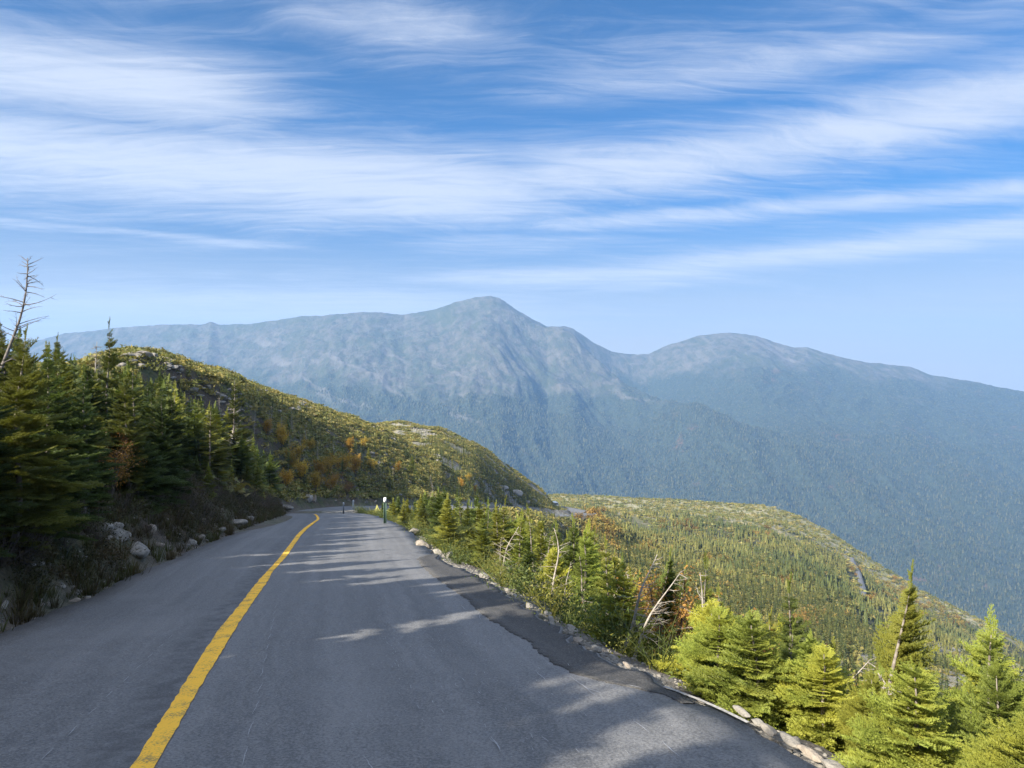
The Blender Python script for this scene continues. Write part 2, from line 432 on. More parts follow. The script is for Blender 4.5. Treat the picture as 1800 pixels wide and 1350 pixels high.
def rock_material():
    m, t, bs = newmat("granite")
    oi = t.new('ShaderNodeObjectInfo').outputs['Random']
    P = t.new('ShaderNodeNewGeometry').outputs['Position']
    n1 = t.noise(P, 4.0, 6, 0.65); n2 = t.noise(P, 22.0, 5, 0.7); n3 = t.noise(P, 90.0, 2, 0.6)
    c = t.mix(t.ss(n1, 0.35, 0.65), (0.17, 0.155, 0.135), (0.33, 0.30, 0.255))
    c = t.mix(t.ss(n2, 0.56, 0.68, 0, 0.75), c, (0.13, 0.125, 0.10))
    c = t.mix(t.ss(oi, 0.6, 1.0, 0, 0.35), c, (0.40, 0.29, 0.20))
    c = t.mix(t.ss(n3, 0.6, 0.8, 0, 0.4), c, (0.45, 0.42, 0.37))
    t.put(bs.inputs['Base Color'], c); bs.inputs['Roughness'].default_value = 0.9
    bump(t, bs, t.add(n1, n2), 0.8, 0.05)
    return m
def leaf_material(name, dark, light, yellow, per_object=True, trans=0.30, rough=0.55):
    m, t, bs = newmat(name)
    rnd = t.new('ShaderNodeObjectInfo').outputs['Random'] if per_object else t.attr('rnd')
    P = t.new('ShaderNodeNewGeometry').outputs['Position']
    n = t.noise(P, 3.0 if per_object else 0.6, 3, 0.6)
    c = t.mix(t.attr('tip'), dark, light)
    c = t.mix(t.mul(t.ss(t.add(t.mul(rnd, 0.6), t.mul(n, 0.6)), 0.5, 0.85), 0.75), c, yellow)
    hs = t.new('ShaderNodeHueSaturation'); t.put(hs.inputs['Color'], c)
    t.put(hs.inputs['Value'], t.add(0.72, t.mul(t.m('FRACT', t.mul(rnd, 7.13)), 0.6)))
    c = hs.outputs[0]
    t.put(bs.inputs['Base Color'], c); bs.inputs['Roughness'].default_value = rough
    bs.inputs['Specular IOR Level'].default_value = 0.25
    tr = t.new('ShaderNodeBsdfTranslucent'); t.put(tr.inputs['Color'], t.mix(1.0, c, (1.3, 1.3, 0.6), 'MULTIPLY'))
    mx = t.new('ShaderNodeMixShader'); mx.inputs[0].default_value = trans
    t.l.new(bs.outputs[0], mx.inputs[1]); t.l.new(tr.outputs[0], mx.inputs[2])
    t.l.new(mx.outputs[0], t.n['Material Output'].inputs[0])
    return m
def simple(name, c, c2=None, rough=0.8, scale=20.0, metal=0.0):
    m, t, bs = newmat(name)
    if c2: t.put(bs.inputs['Base Color'], t.mix(t.ss(t.noise(objco(t), scale, 5, 0.65), 0.35, 0.68), c, c2))
    else: bs.inputs['Base Color'].default_value = (*c, 1)
    bs.inputs['Roughness'].default_value = rough; bs.inputs['Metallic'].default_value = metal
    return m

M_GROUND = ground_material(); M_MOUNT = mountain_material(); M_ROCK = rock_material()
M_ASPH = asphalt_material("asphalt", (0.083, 0.083, 0.085), (0.195, 0.193, 0.193))
M_PATCH = asphalt_material("asphalt_patch", (0.035, 0.034, 0.034), (0.100, 0.096, 0.092), 0.85, 0.3)
M_BARK = simple("bark", (0.13, 0.105, 0.085), (0.27, 0.235, 0.20), 0.9, 14.0)
M_DEAD = simple("weathered_wood", (0.22, 0.185, 0.15), (0.42, 0.375, 0.32), 0.85, 9.0)
M_TWIG = simple("dry_twig", (0.050, 0.036, 0.027), (0.125, 0.100, 0.078), 0.9, 6.0)
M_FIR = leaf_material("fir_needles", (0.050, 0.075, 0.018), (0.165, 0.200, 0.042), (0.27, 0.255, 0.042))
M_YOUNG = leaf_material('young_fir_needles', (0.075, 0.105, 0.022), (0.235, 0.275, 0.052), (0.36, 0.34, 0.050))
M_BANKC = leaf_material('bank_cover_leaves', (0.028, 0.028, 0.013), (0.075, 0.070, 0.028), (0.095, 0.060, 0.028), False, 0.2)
M_FIRSHADE = leaf_material('shade_toned_fir_needles', (0.022, 0.038, 0.013), (0.080, 0.110, 0.030), (0.15, 0.15, 0.032))  # fir needles darkened so the shade of the uphill bank is in the colour
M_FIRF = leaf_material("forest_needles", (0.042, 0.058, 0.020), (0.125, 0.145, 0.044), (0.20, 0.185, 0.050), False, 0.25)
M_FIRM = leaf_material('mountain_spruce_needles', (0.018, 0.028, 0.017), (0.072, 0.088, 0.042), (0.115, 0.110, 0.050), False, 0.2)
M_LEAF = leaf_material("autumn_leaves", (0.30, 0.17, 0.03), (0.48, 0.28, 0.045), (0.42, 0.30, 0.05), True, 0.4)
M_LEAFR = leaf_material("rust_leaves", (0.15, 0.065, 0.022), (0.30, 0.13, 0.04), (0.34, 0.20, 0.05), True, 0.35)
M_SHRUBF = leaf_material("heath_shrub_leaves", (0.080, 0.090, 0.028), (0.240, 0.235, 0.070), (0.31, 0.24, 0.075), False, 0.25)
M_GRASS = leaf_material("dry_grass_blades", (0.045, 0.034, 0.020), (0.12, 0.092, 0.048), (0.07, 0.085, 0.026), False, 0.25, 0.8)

# ------------------------------------------------------------------ terrain meshes
NA, NR = 1000, 470
ang = np.linspace(-math.pi, math.pi, NA, endpoint=False)
# finer steps ahead of the camera than behind it
ang = np.sign(ang) * (np.abs(ang) / math.pi) ** 1.45 * math.pi
rad = np.exp(np.linspace(math.log(0.6), math.log(1750.0), NR))
AA, RA = np.meshgrid(ang, rad)
GX = RA * np.sin(AA); GY = RA * np.cos(AA) - 0.0
GZ, GD, GS, GW = height(GX, GY, True)
idx = np.arange(NA * NR).reshape(NR, NA)
a0 = idx[:-1, :]; a1 = idx[1:, :]
Q = np.stack([a0, np.roll(a0, -1, 1), np.roll(a1, -1, 1), a1], -1).reshape(-1, 4)
V = np.stack([GX, GY, GZ], -1).reshape(-1, 3)
ctr = len(V); V = np.vstack([V, [[0, 0, height(np.array([0.0]), np.array([0.0]))[0]]]])
fanq = []
ux = 900 + F * GX / np.maximum(GY, 4)
heath = sstep(GD, 14, 50) * (GW < 1.5)
forest_m = np.clip(1 - sstep(GZ, -330, -230) + (GW == 2) * sstep(GD, 12, 40) * 0.85, 0, 1)
# hidden below the mountain foot beyond the shoulder
low = 1 - sstep(GZ, -330, -230)
straw3 = (1 - low) * (GW == 2) * sstep(GY, 330, 520) * sstep(fbm(GX / 70, GY / 70, 4, 41) + 0.35 * sstep(GY, 430, 640) - 0.25 * sstep(ux, 1280, 1480), 0.42, 0.62)
straw2 = (GW == 1) * sstep(fbm(GX / 22, GY / 22, 4, 43), 0.40, 0.58) * 0.85
straw = np.clip(straw3 + straw2 * sstep(GD, 6, 24), 0, 1)
rocky = np.clip((GW == 0) * sstep(GD, 20, 50) * 1.0 + (GW == 1) * 0.75, 0, 1)
gravel = (1 - sstep(GD, 0.05, 0.75)) * np.where(GS > 0, 1.0, 0.35)
gravel = np.maximum(gravel, (1 - sstep(GD, 1.0, 4.0)) * sstep(GY, 215, 235) * (1 - sstep(GY, 275, 290)) * (GS > 0))
gravel = np.maximum(gravel, (1 - sstep(GD, 0.6, 2.4)) * (GY > 62) * (GY < 110) * (GS > 0))
pad = lambda a: np.append(a.ravel(), 0)
me = mesh_from("terrain", V, Q, M_GROUND, attrs={'heath': pad(heath), 'straw': pad(straw), 'rocky': pad(rocky), 'gravel': pad(gravel), 'forest': pad(forest_m)}, smooth=True)
terrain = setp(ob("terrain", me), kind='structure')

# mountains -----------------------------------------------------------
MT = col([(-1400, 4300, 640), (-400, 4300, 622), (0, 4300, 606), (70, 4300, 597), (110, 4300, 587), (200, 4250, 577), (300, 4200, 570), (355, 4200, 570), (370, 4200, 566), (385, 4200, 570),
          (440, 4150, 570), (520, 4100, 557), (600, 4050, 552), (650, 4050, 548), (710, 4100, 553), (760, 4100, 545), (800, 4100, 531), (845, 4100, 521),
          (862, 4100, 520), (878, 4110, 524), (910, 4150, 545), (945, 4200, 565), (962, 4250, 573), (990, 4280, 571), (1010, 4300, 577), (1040, 4350, 600), (1075, 4400, 618),
          (1110, 4450, 623), (1140, 4450, 622), (1180, 4400, 605), (1230, 4350, 589), (1280, 4300, 584), (1330, 4250, 590), (1360, 4230, 601), (1395, 4200, 611), (1420, 4200, 611),
          (1470, 4150, 626), (1520, 4100, 636), (1600, 4050, 645), (1640, 4000, 660), (1700, 3950, 668), (1750, 3900, 679), (1800, 3850, 688),
          (2200, 3600, 745), (3000, 3400, 800), (3600, 3400, 820)])
def mheight(u, Y):
    D, vc = MT(u)
    x = (u - 900) / F * Y
    zc = -(vc - 675) / F * D
    Ff = 1250.0; zf = -640.0
    t = np.clip((Y - Ff) / (D - Ff), 0, 1)
    prof = 0.80 * t ** 1.12 + 0.20 * t ** 3.0
    z = zf + (zc - zf) * prof
    b = np.maximum(Y - D, 0); z = np.where(Y > D, zc - 0.30 * (np.sqrt(b * b + 80 ** 2) - 80), z)
    # spurs and gullies run down the slope: warp their heading with depth
    mid = np.sin(np.clip(t, 0, 1) * math.pi) ** 0.8
    wob = (fbm(x / 900, Y / 900, 4, 61) - 0.5) * 900
    sp = fbm((x + wob) / 780 + 0.25 * Y / 780, Y / 3200, 5, 63, 0.5, True) - 0.62
    z = z + sp * 200 * mid * sstep(t, 0.05, 0.5)
    gul = fbm((x + wob * 0.6) / 210 + 0.12 * Y / 210, Y / 1500, 4, 71, 0.55, True) - 0.62
    z = z + gul * 62 * mid
    z = z + (fbm(x / 130, Y / 260, 4, 75, 0.55, True) - 0.6) * 34 * mid
    # the long spur of the highest peak that falls to the right, and the hollow behind it
    ur = 905 + (4150 - Y) * 0.30
    sk = np.exp(-((u - ur) / 75.0) ** 2) * sstep(Y, 2300, 3200) * (1 - sstep(Y, 3850, 4120))
    z = z + sk * 120
    uh = 1075 + (4400 - Y) * 0.16
    z = z - np.exp(-((u - uh) / 85.0) ** 2) * 150 * sstep(Y, 2500, 3400) * (1 - sstep(Y, 4000, 4380))
    fineN = fbm(x / 55, Y / 55, 5, 81, 0.6) - 0.5
    z = z + fineN * 30 * (1 - 0.55 * sstep(t, 0.93, 1.0) * (Y <= D + 60))
    return z
MU = np.linspace(-700, 2500, 1400)
MY = np.concatenate([np.linspace(1150, 3200, 170)[:-1], np.linspace(3200, 4700, 210)[:-1], np.linspace(4700, 5700, 15)])
UU, YY = np.meshgrid(MU, MY)
MX = (UU - 900) / F * YY; MZ = mheight(UU, YY)
idx = np.arange(MU.size * MY.size).reshape(MY.size, MU.size)
Q = np.stack([idx[:-1, :-1], idx[:-1, 1:], idx[1:, 1:], idx[1:, :-1]], -1).reshape(-1, 4)
Dm, vcm = MT(UU)
seen = -(MZ) / YY * F + 675
def treeline(u):   # picture-independent: height above which the forest stops
    return np.interp(u, [-1300, 100, 500, 860, 1000, 1200, 1400, 1600, 1800, 3300], [50, 70, 40, -40, -10, 75, 90, 40, -20, -60])
tln = treeline(UU) + (fbm(MX / 260, YY / 260, 5, 91, 0.6) - 0.5) * 260 + (fbm(MX / 60, YY / 60, 3, 93) - 0.5) * 60
alp = sstep(MZ - tln, -45, 50)
scr = sstep(fbm((MX + 0.9 * YY) / 60, (YY) / 260, 4, 97, 0.6), 0.60, 0.70) * sstep(MZ - tln, -160, -30) * (1 - sstep(MZ - tln, 120, 300))
scr = scr * sstep(fbm(MX / 420, YY / 420, 2, 99), 0.42, 0.6)
me = mesh_from("mountains", np.stack([MX, YY, MZ], -1).reshape(-1, 3), Q, M_MOUNT, attrs={'alpine': alp.ravel(), 'scree': scr.ravel()}, smooth=True)
mountains = setp(ob("mountains", me), kind='structure')

# ------------------------------------------------------------------ road
def strip_mesh(name, left, right, mat, nx=6, lift=0.0, thick=0.0, parent=None):
    left = np.asarray(left, float); right = np.asarray(right, float)
    n = len(left); s = np.linspace(0, 1, nx + 1)
    P = left[:, None] * (1 - s)[None, :, None] + right[:, None] * s[None, :, None]
    P[..., 2] += lift
    w_ = np.linalg.norm(right - left, axis=1)
    al = np.concatenate([[0], np.cumsum(np.linalg.norm(np.diff((left + right) / 2, axis=0), axis=1))])
    across = (s[None, :] - 0.5) * w_[:, None]; along = np.repeat(al[:, None], nx + 1, 1)
    V = P.reshape(-1, 3); idx = np.arange(len(V)).reshape(n, nx + 1)
    T = np.stack([idx[:-1, :-1], idx[:-1, 1:], idx[1:, 1:], idx[1:, :-1]], -1).reshape(-1, 4)
    ac, alo = across.ravel(), along.ravel()
    if thick:
        B = V.copy(); B[:, 2] -= thick; nV = len(V); V = np.vstack([V, B]); ac = np.tile(ac, 2); alo = np.tile(alo, 2)
        e1 = idx[:, 0]; e2 = idx[:, -1]
        T = np.vstack([T, np.stack([e1[:-1], e1[1:], e1[1:] + nV, e1[:-1] + nV], -1), np.stack([e2[1:], e2[:-1], e2[:-1] + nV, e2[1:] + nV], -1)])
    me = mesh_from(name, V, T, mat, attrs={'across': ac, 'along': alo}, smooth=False)
    return ob(name, me, parent)
def P3(a, z): return np.column_stack([a, z])
kk = np.arange(len(RS))
jl = (fbm(kk * 0.35, kk * 0, 3, 5) - 0.5) * 0.30; jr = (fbm(kk * 0.8, kk * 0 + 4, 4, 8) - 0.5) * 0.40
near_w = 1 - sstep(RC[:, 1], 60, 90)
Le = RL + RN * (jl * near_w)[:, None]; Re = RR + RN * (jr * near_w)[:, None]
road = setp(strip_mesh("road", P3(Le, RZ), P3(Re, RZ), M_ASPH, 14, 0.0, 0.10), kind='structure')

def at_road(fr, k):
    """point on the road surface at fraction fr from the left edge, sample index k (float)"""
    k0 = int(np.clip(math.floor(k), 0, len(RS) - 2)); t = k - k0
    L = Le[k0] * (1 - t) + Le[k0 + 1] * t; Rr = Re[k0] * (1 - t) + Re[k0 + 1] * t; z = RZ[k0] * (1 - t) + RZ[k0 + 1] * t
    p = L * (1 - fr) + Rr * fr
    return np.array([p[0], p[1], z])
def on_road(u, v):
    """the road point seen in that direction (near, straight part)"""
    s_ = (v - 675) / F
    Y = 1.7 / max(s_ - 0.135, 0.002)
    for _ in range(30):
        z = float(np.interp(Y, RC[:200, 1], RZ[:200])); Y += ((-z / s_) - Y) * 0.5
    return np.array([(u - 900) / F * Y, Y, z])

# yellow centre line, hand-painted with a wandering width
yl = [(250, 1350, 46), (300, 1268, 42), (330, 1218, 37), (372, 1150, 35), (398, 1108, 33), (425, 1072, 24), (447, 1042, 21), (462, 1022, 20), (476, 1003, 12), (497, 980, 12),
      (513, 958, 11), (528, 938, 9), (541, 926, 8), (552, 918, 6), (559, 912, 5), (556, 905, 4), (553, 900, 4), (556, 896, 4)]
M_YEL, t, bs = newmat("yellow_paint")
Pp = t.new('ShaderNodeNewGeometry').outputs['Position']
wr = t.add(t.mul(t.noise(Pp, 55.0, 4, 0.75), 0.62), t.mul(t.noise(Pp, 4.0, 4, 0.6), 0.55))
t.put(bs.inputs['Base Color'], t.mix(t.ss(wr, 0.57, 0.71), (0.98, 0.54, 0.060), (0.36, 0.25, 0.09)))
bs.inputs['Roughness'].default_value = 0.85; bs.inputs['Specular IOR Level'].default_value = 0.15
bump(t, bs, t.noise(Pp, 70.0, 3, 0.7), 0.5, 0.008)
ctrp = [on_road(a, b) for a, b, c in yl]; wd = [c * p[1] / F / 2.1 for (a, b, c), p in zip(yl, ctrp)]
d0 = (ctrp[0] - ctrp[1]) / np.linalg.norm(ctrp[0] - ctrp[1])
for s_ in (4, 12): ctrp.insert(0, ctrp[0] + d0 * s_); wd.insert(0, 0.07)
cw = catmull([np.append(p, q) for p, q in zip(ctrp, wd)], 10)
tg = np.gradient(cw[:, :2], axis=0); tg /= np.linalg.norm(tg, axis=1)[:, None]; nn = np.stack([tg[:, 1], -tg[:, 0]], 1)
zz = np.interp(cw[:, 1], RC[:260, 1], RZ[:260])
i_ = np.arange(len(cw)); ja = (fbm(i_ * 1.3, i_ * 0, 3, 2) - 0.5) * 0.03; jb = (fbm(i_ * 1.3, i_ * 0, 3, 6) - 0.5) * 0.03
hw = np.clip(cw[:, 3], 0.045, 0.12) * 0.9
strip_mesh("centre_line", P3(cw[:, :2] - nn * (hw + ja)[:, None], zz), P3(cw[:, :2] + nn * (hw + jb)[:, None], zz), M_YEL, 2, 0.006, 0.0, road)

# darker resurfaced patch along the downhill edge
pk = np.arange(60, 200, 0.25)
EL = lambda a: np.stack([np.interp(pk, kk, a[:, 0]), np.interp(pk, kk, a[:, 1])], 1)
ysel = np.interp(pk, kk, RC[:, 1])
fr_in = np.interp(ysel, [0, 5.6, 6.0, 6.3, 6.6, 7.4, 7.9, 8.5, 9.6, 10.8, 11.9, 14, 17, 18, 60], [0.99, 0.99, 0.97, 0.935, 0.905, 0.905, 0.915, 0.905, 0.89, 0.89, 0.88, 0.875, 0.91, 0.985, 0.985])
fr_in = fr_in + (fbm(ysel * 4, pk * 0, 3, 14) - 0.5) * 0.016 + (rng.rand(len(pk)) - 0.5) * 0.006
sel = (ysel < 17.8) & (ysel > 5.7)
fr_in = np.clip(fr_in, 0.3, 0.98)[sel]; l_, r_, z_ = EL(Le)[sel], EL(Re)[sel], np.interp(pk, kk, RZ)[sel]
l0_, r0_ = EL(RL)[sel], EL(RR)[sel]; pl = l0_ * (1 - fr_in)[:, None] + r0_ * fr_in[:, None]; pr_ = l_ * 0.004 + r_ * 0.996
strip_mesh("resurfaced_patch", P3(pl, z_), P3(pr_, z_), M_PATCH, 6, 0.007, 0.03, road)
# worn white edge line, only short lengths left
M_WHT = simple("worn_white_paint", (0.42, 0.40, 0.38), (0.20, 0.19, 0.18), 0.8, 25.0)
wl = [on_road(1168, 1210), on_road(1200, 1222), on_road(1235, 1236), on_road(1275, 1254), on_road(1315, 1274)]
wc = catmull(wl, 6); wn_ = np.array([0.85, 0.5, 0])
strip_mesh("worn_edge_line", wc - wn_ * 0.016, wc + wn_ * 0.016, M_WHT, 1, 0.018, 0.0, road)
# pale sealed cracks and scratches in rows
mb = MB()
def crack(p0, dirv, L, wdt):
    n = max(3, int(L / 0.05)); p = np.array(p0, float); q = []
    side = np.array([dirv[1], -dirv[0], 0.0]); off = 0
    for i in range(n + 1):
        off += rng.uniform(-1, 1) * 0.006
        b = p + dirv * (L * i / n) + side * off
        b[2] = float(np.interp(b[1], RC[:260, 1], RZ[:260])) + 0.010; q.append(b)
    q = np.array(q); ww = wdt * np.sin(np.linspace(0.15, math.pi - 0.15, n + 1))[:, None]
    Vv = np.vstack([q - side * ww, q + side * ww]); m_ = n + 1
    Tt = [(i, i + m_, i + 1) for i in range(n)] + [(i + 1, i + m_, i + m_ + 1) for i in range(n)]
    mb.add(Vv, Tt)
hd = np.array([-0.22, 1.0, -0.135]); hd /= np.linalg.norm(hd)
for a, b in [((425, 1350), (485, 1060))]:
    p, q = on_road(*a), on_road(*b)
    for s_ in np.linspace(0, 1, 13)[:-1]: crack(p * (1 - s_) + q * s_, hd, np.linalg.norm(q - p) / 18, 0.0028)
p, q = on_road(70, 1340), on_road(310, 1110)
for s_ in np.linspace(0, 1, 10)[:-1]: crack(p * (1 - s_) + q * s_, hd, np.linalg.norm(q - p) / 18, 0.003)
for base, cnt, spread in (((690, 1120), 60, 0.05), ((800, 1230), 40, 0.30), ((980, 1240), 34, 0.4)):
    p = on_road(*base)
    for _ in range(cnt):
        s_ = rng.uniform(-2.5, 5.0) if spread < 0.2 else rng.uniform(-1.2, 2.5)
        pp = p + hd * s_ + np.array([rng.normal() * spread, 0, 0])
        dd = hd + np.array([rng.uniform(-0.25, 0.25), 0, 0]); dd /= np.linalg.norm(dd)
        crack(pp, dd, rng.uniform(0.03, 0.13), rng.uniform(0.0015, 0.003))
for _ in range(70):
    pp = on_road(rng.uniform(250, 1250), rng.uniform(1020, 1345)); crack(pp, hd, rng.uniform(0.02, 0.08), 0.0018)
for a, b in (((1000, 1190), (1045, 1225)), ((1030, 1210), (1060, 1222)), ((1112, 1268), (1140, 1290)), ((1165, 1305), (1195, 1332)), ((1100, 1205), (1130, 1212)),
             ((640, 1330), (700, 1420)), ((862, 1298), (878, 1324)), ((940, 1180), (960, 1200)), ((810, 1064), (820, 1074)), ((842, 1078), (846, 1092))):
    p, q = on_road(*a), on_road(*b); crack(p, (q - p) / np.linalg.norm(q - p), np.linalg.norm(q - p), 0.004)
M_CRACK = simple("crack_filler", (0.34, 0.34, 0.35), (0.22, 0.22, 0.23), 0.8, 40.0)
me = mb.mesh("surface_cracks", M_CRACK); ob("surface_cracks", me, road)

# glimpses of the road lower down the ridge
def draped(pts, wid, name):
    P = [hit(a, b) for a, b in pts]; P = catmull([(p.x, p.y, p.z) for p in P], 10)
    tg = np.gradient(P[:, :2], axis=0); tg /= np.linalg.norm(tg, axis=1)[:, None] + 1e-9; nn = np.stack([tg[:, 1], -tg[:, 0]], 1)
    A, B = P[:, :2] - nn * wid / 2, P[:, :2] + nn * wid / 2
    zc = np.maximum(np.maximum(height(A[:, 0], A[:, 1]), height(B[:, 0], B[:, 1])), P[:, 2]) + 0.5
    zc = np.convolve(np.pad(zc, 3, 'edge'), np.ones(7) / 7, 'valid')
    return strip_mesh(name, P3(A, zc), P3(B, zc), M_FAR, 3, 0.0, 2.5)
M_FAR = asphalt_material("far_asphalt", (0.11, 0.11, 0.115), (0.18, 0.18, 0.185), 0.7)
lower_road_pts = [(1497, 984), (1502, 998), (1510, 1015), (1516, 1035), (1517, 1052)]
setp(draped(lower_road_pts, 2.9, "lower_road"), kind='structure')
if hit(1600, 1140).y < 700 and hit(1645, 1149).y < 700:
    setp(draped([(1600, 1140), (1618, 1143), (1645, 1149)], 4.5, "ridge_road"), kind='structure')

# ------------------------------------------------------------------ haze
mb = MB(); mb.box((0, 2100, -85), (16400, 8000, 1240))
M_HAZE = bpy.data.materials.new("haze_air"); M_HAZE.use_nodes = True
ht = NT(M_HAZE.node_tree)
for n in list(ht.n): ht.n.remove(n)
pv = ht.new('ShaderNodeVolumePrincipled'); pv.inputs['Density'].default_value = 0.000125
pv.inputs['Color'].default_value = (0.30, 0.56, 0.98, 1); pv.inputs['Anisotropy'].default_value = 0.1
ho = ht.new('ShaderNodeOutputMaterial'); ht.l.new(pv.outputs[0], ho.inputs['Volume'])
setp(ob("haze", mb.mesh("haze", M_HAZE)), kind='stuff')

# ------------------------------------------------------------------ plants: building blocks
def rotm(az_, pitch, roll=0.0):
    """maps +X to the direction with heading az_ and elevation pitch"""
    return np.array(Matrix.Rotation(az_, 3, 'Z') @ Matrix.Rotation(-pitch, 3, 'Y') @ Matrix.Rotation(roll, 3, 'X'))

def needles(P0, D, L, rs, step, nl, nw, rows=3, up=0.35):
    """needle triangles along a straight twig"""
    n = max(3, int(L / step)); out = []
    t = (np.arange(n * rows) // rows + rs.rand(n * rows)) / n
    base = P0 + D * (t * L)[:, None]
    side = np.cross(D, [0, 0, 1.0]); side /= np.linalg.norm(side) + 1e-9
    upv = np.cross(side, D)
    a = rs.uniform(-0.5, 0.5, n * rows) + np.where(np.arange(n * rows) % rows == 0, 0, np.where(np.arange(n * rows) % rows == 1, math.pi, math.pi / 2))
    rad_ = side * np.cos(a)[:, None] + upv * np.sin(a)[:, None] * (1.0)
    dn = D * 0.75 + rad_ * 0.9; dn /= np.linalg.norm(dn, axis=1)[:, None]
    ln = nl * (1 - 0.35 * t) * rs.uniform(0.8, 1.15, n * rows)
    hw = D * nw
    A = base - hw; B = base + hw; C = base + dn * ln[:, None]
    V = np.stack([A, B, C], 1).reshape(-1, 3); T = np.arange(len(V)).reshape(-1, 3)
    return V, T

def spray_twigs(L, rs, sp, wide):
    """list of (start, direction, length, tipness) for a flat fern-like branch along +X"""
    tw = []; x = 0.12 * L
    def stem(x): return np.array([x, 0, -0.10 * L * (x / L) ** 1.5 + 0.06 * L * (x / L) ** 4])
    sgn = 1
    while x < L * 0.97:
        f = x / L
        ln = wide * L * (1 - f) ** 0.75 * min(1.0, 0.35 + f * 2.2) * rs.uniform(0.75, 1.15) + 0.03
        for s in (-1, 1):
            an = s * R(rs.uniform(42, 60)); d = np.array([math.cos(an), math.sin(an), rs.uniform(-0.08, 0.22)]); d /= np.linalg.norm(d)
            p = stem(x + rs.uniform(-0.3, 0.3) * sp); tw.append((p, d, ln, f))
            if ln > 0.10:
                q = 0.3
                while q < 0.9:
                    for s2 in (-1, 1):
                        a2 = an + s2 * R(42); d2 = np.array([math.cos(a2), math.sin(a2), rs.uniform(-0.05, 0.25)]); d2 /= np.linalg.norm(d2)
                        tw.append((p + d * ln * q, d2, ln * (1 - q) * 0.6, 0.3 + 0.7 * max(f, q)))
                    q += sp / ln * 0.9
        x += sp
    tw.append((stem(0.0), np.array([0.995, 0, -0.10]), L * 0.5, 0.1)); tw.append((stem(0.5 * L), np.array([0.99, 0, -0.04]), L * 0.55, 1.0))
    return tw, stem

def make_spray(L, rs, lod):
    mb = MB()
    if lod == 0:
        tw, stem = spray_twigs(L, rs, 0.055, 0.50)
        for p, d, ln, f in tw:
            V, T = needles(p, d, ln, rs, 0.0105, 0.027, 0.0056)
            tt = np.repeat((np.arange(len(T)) // 3) / max(1, len(T) / 3), 3)
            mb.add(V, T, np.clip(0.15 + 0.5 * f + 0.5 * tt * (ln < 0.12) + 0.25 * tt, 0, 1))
    elif lod == 1:
        tw, stem = spray_twigs(L, rs, 0.085, 0.50)
        for p, d, ln, f in tw:
            n = max(2, int(ln / 0.05)); side = np.cross(d, [0, 0, 1.0]); side /= np.linalg.norm(side)
            for i in range(n):
                a = p + d * ln * i / n; s = ln / n * 1.25
                for sg in (-1, 1):
                    tipv = a + d * s * 1.3 + side * sg * 0.040 * rs.uniform(0.7, 1.3) + np.array([0, 0, rs.uniform(-0.004, 0.014)])
                    mb.add([a - side * sg * 0.004, a + d * s * 0.95, tipv], [(0, 1, 2)], np.clip([0.15 + 0.4 * f, 0.3 + 0.5 * f, 0.45 + 0.55 * f], 0, 1))
    else:
        n = 5
        for i in range(n):
            a0 = np.array([L * i / n * 0.85, 0, 0]); wv = L * 0.34 * (1 - i / n) + 0.02
            for sg in (-1, 1):
                mb.add([a0, a0 + [L * 0.26, 0, 0.0], a0 + [L * 0.20, sg * wv, rs.uniform(-0.05, 0.05) * L]], [(0, 1, 2)], [0.2, 0.5, 0.95])
    return mb.arrays()

SPR = {}
def sprays(L, lod):
    key = (round(L, 2), lod)
    if key not in SPR:
        SPR[key] = [make_spray(L, np.random.RandomState(int(L * 100) + i * 7 + lod), lod) for i in range(3)]
    return SPR[key]

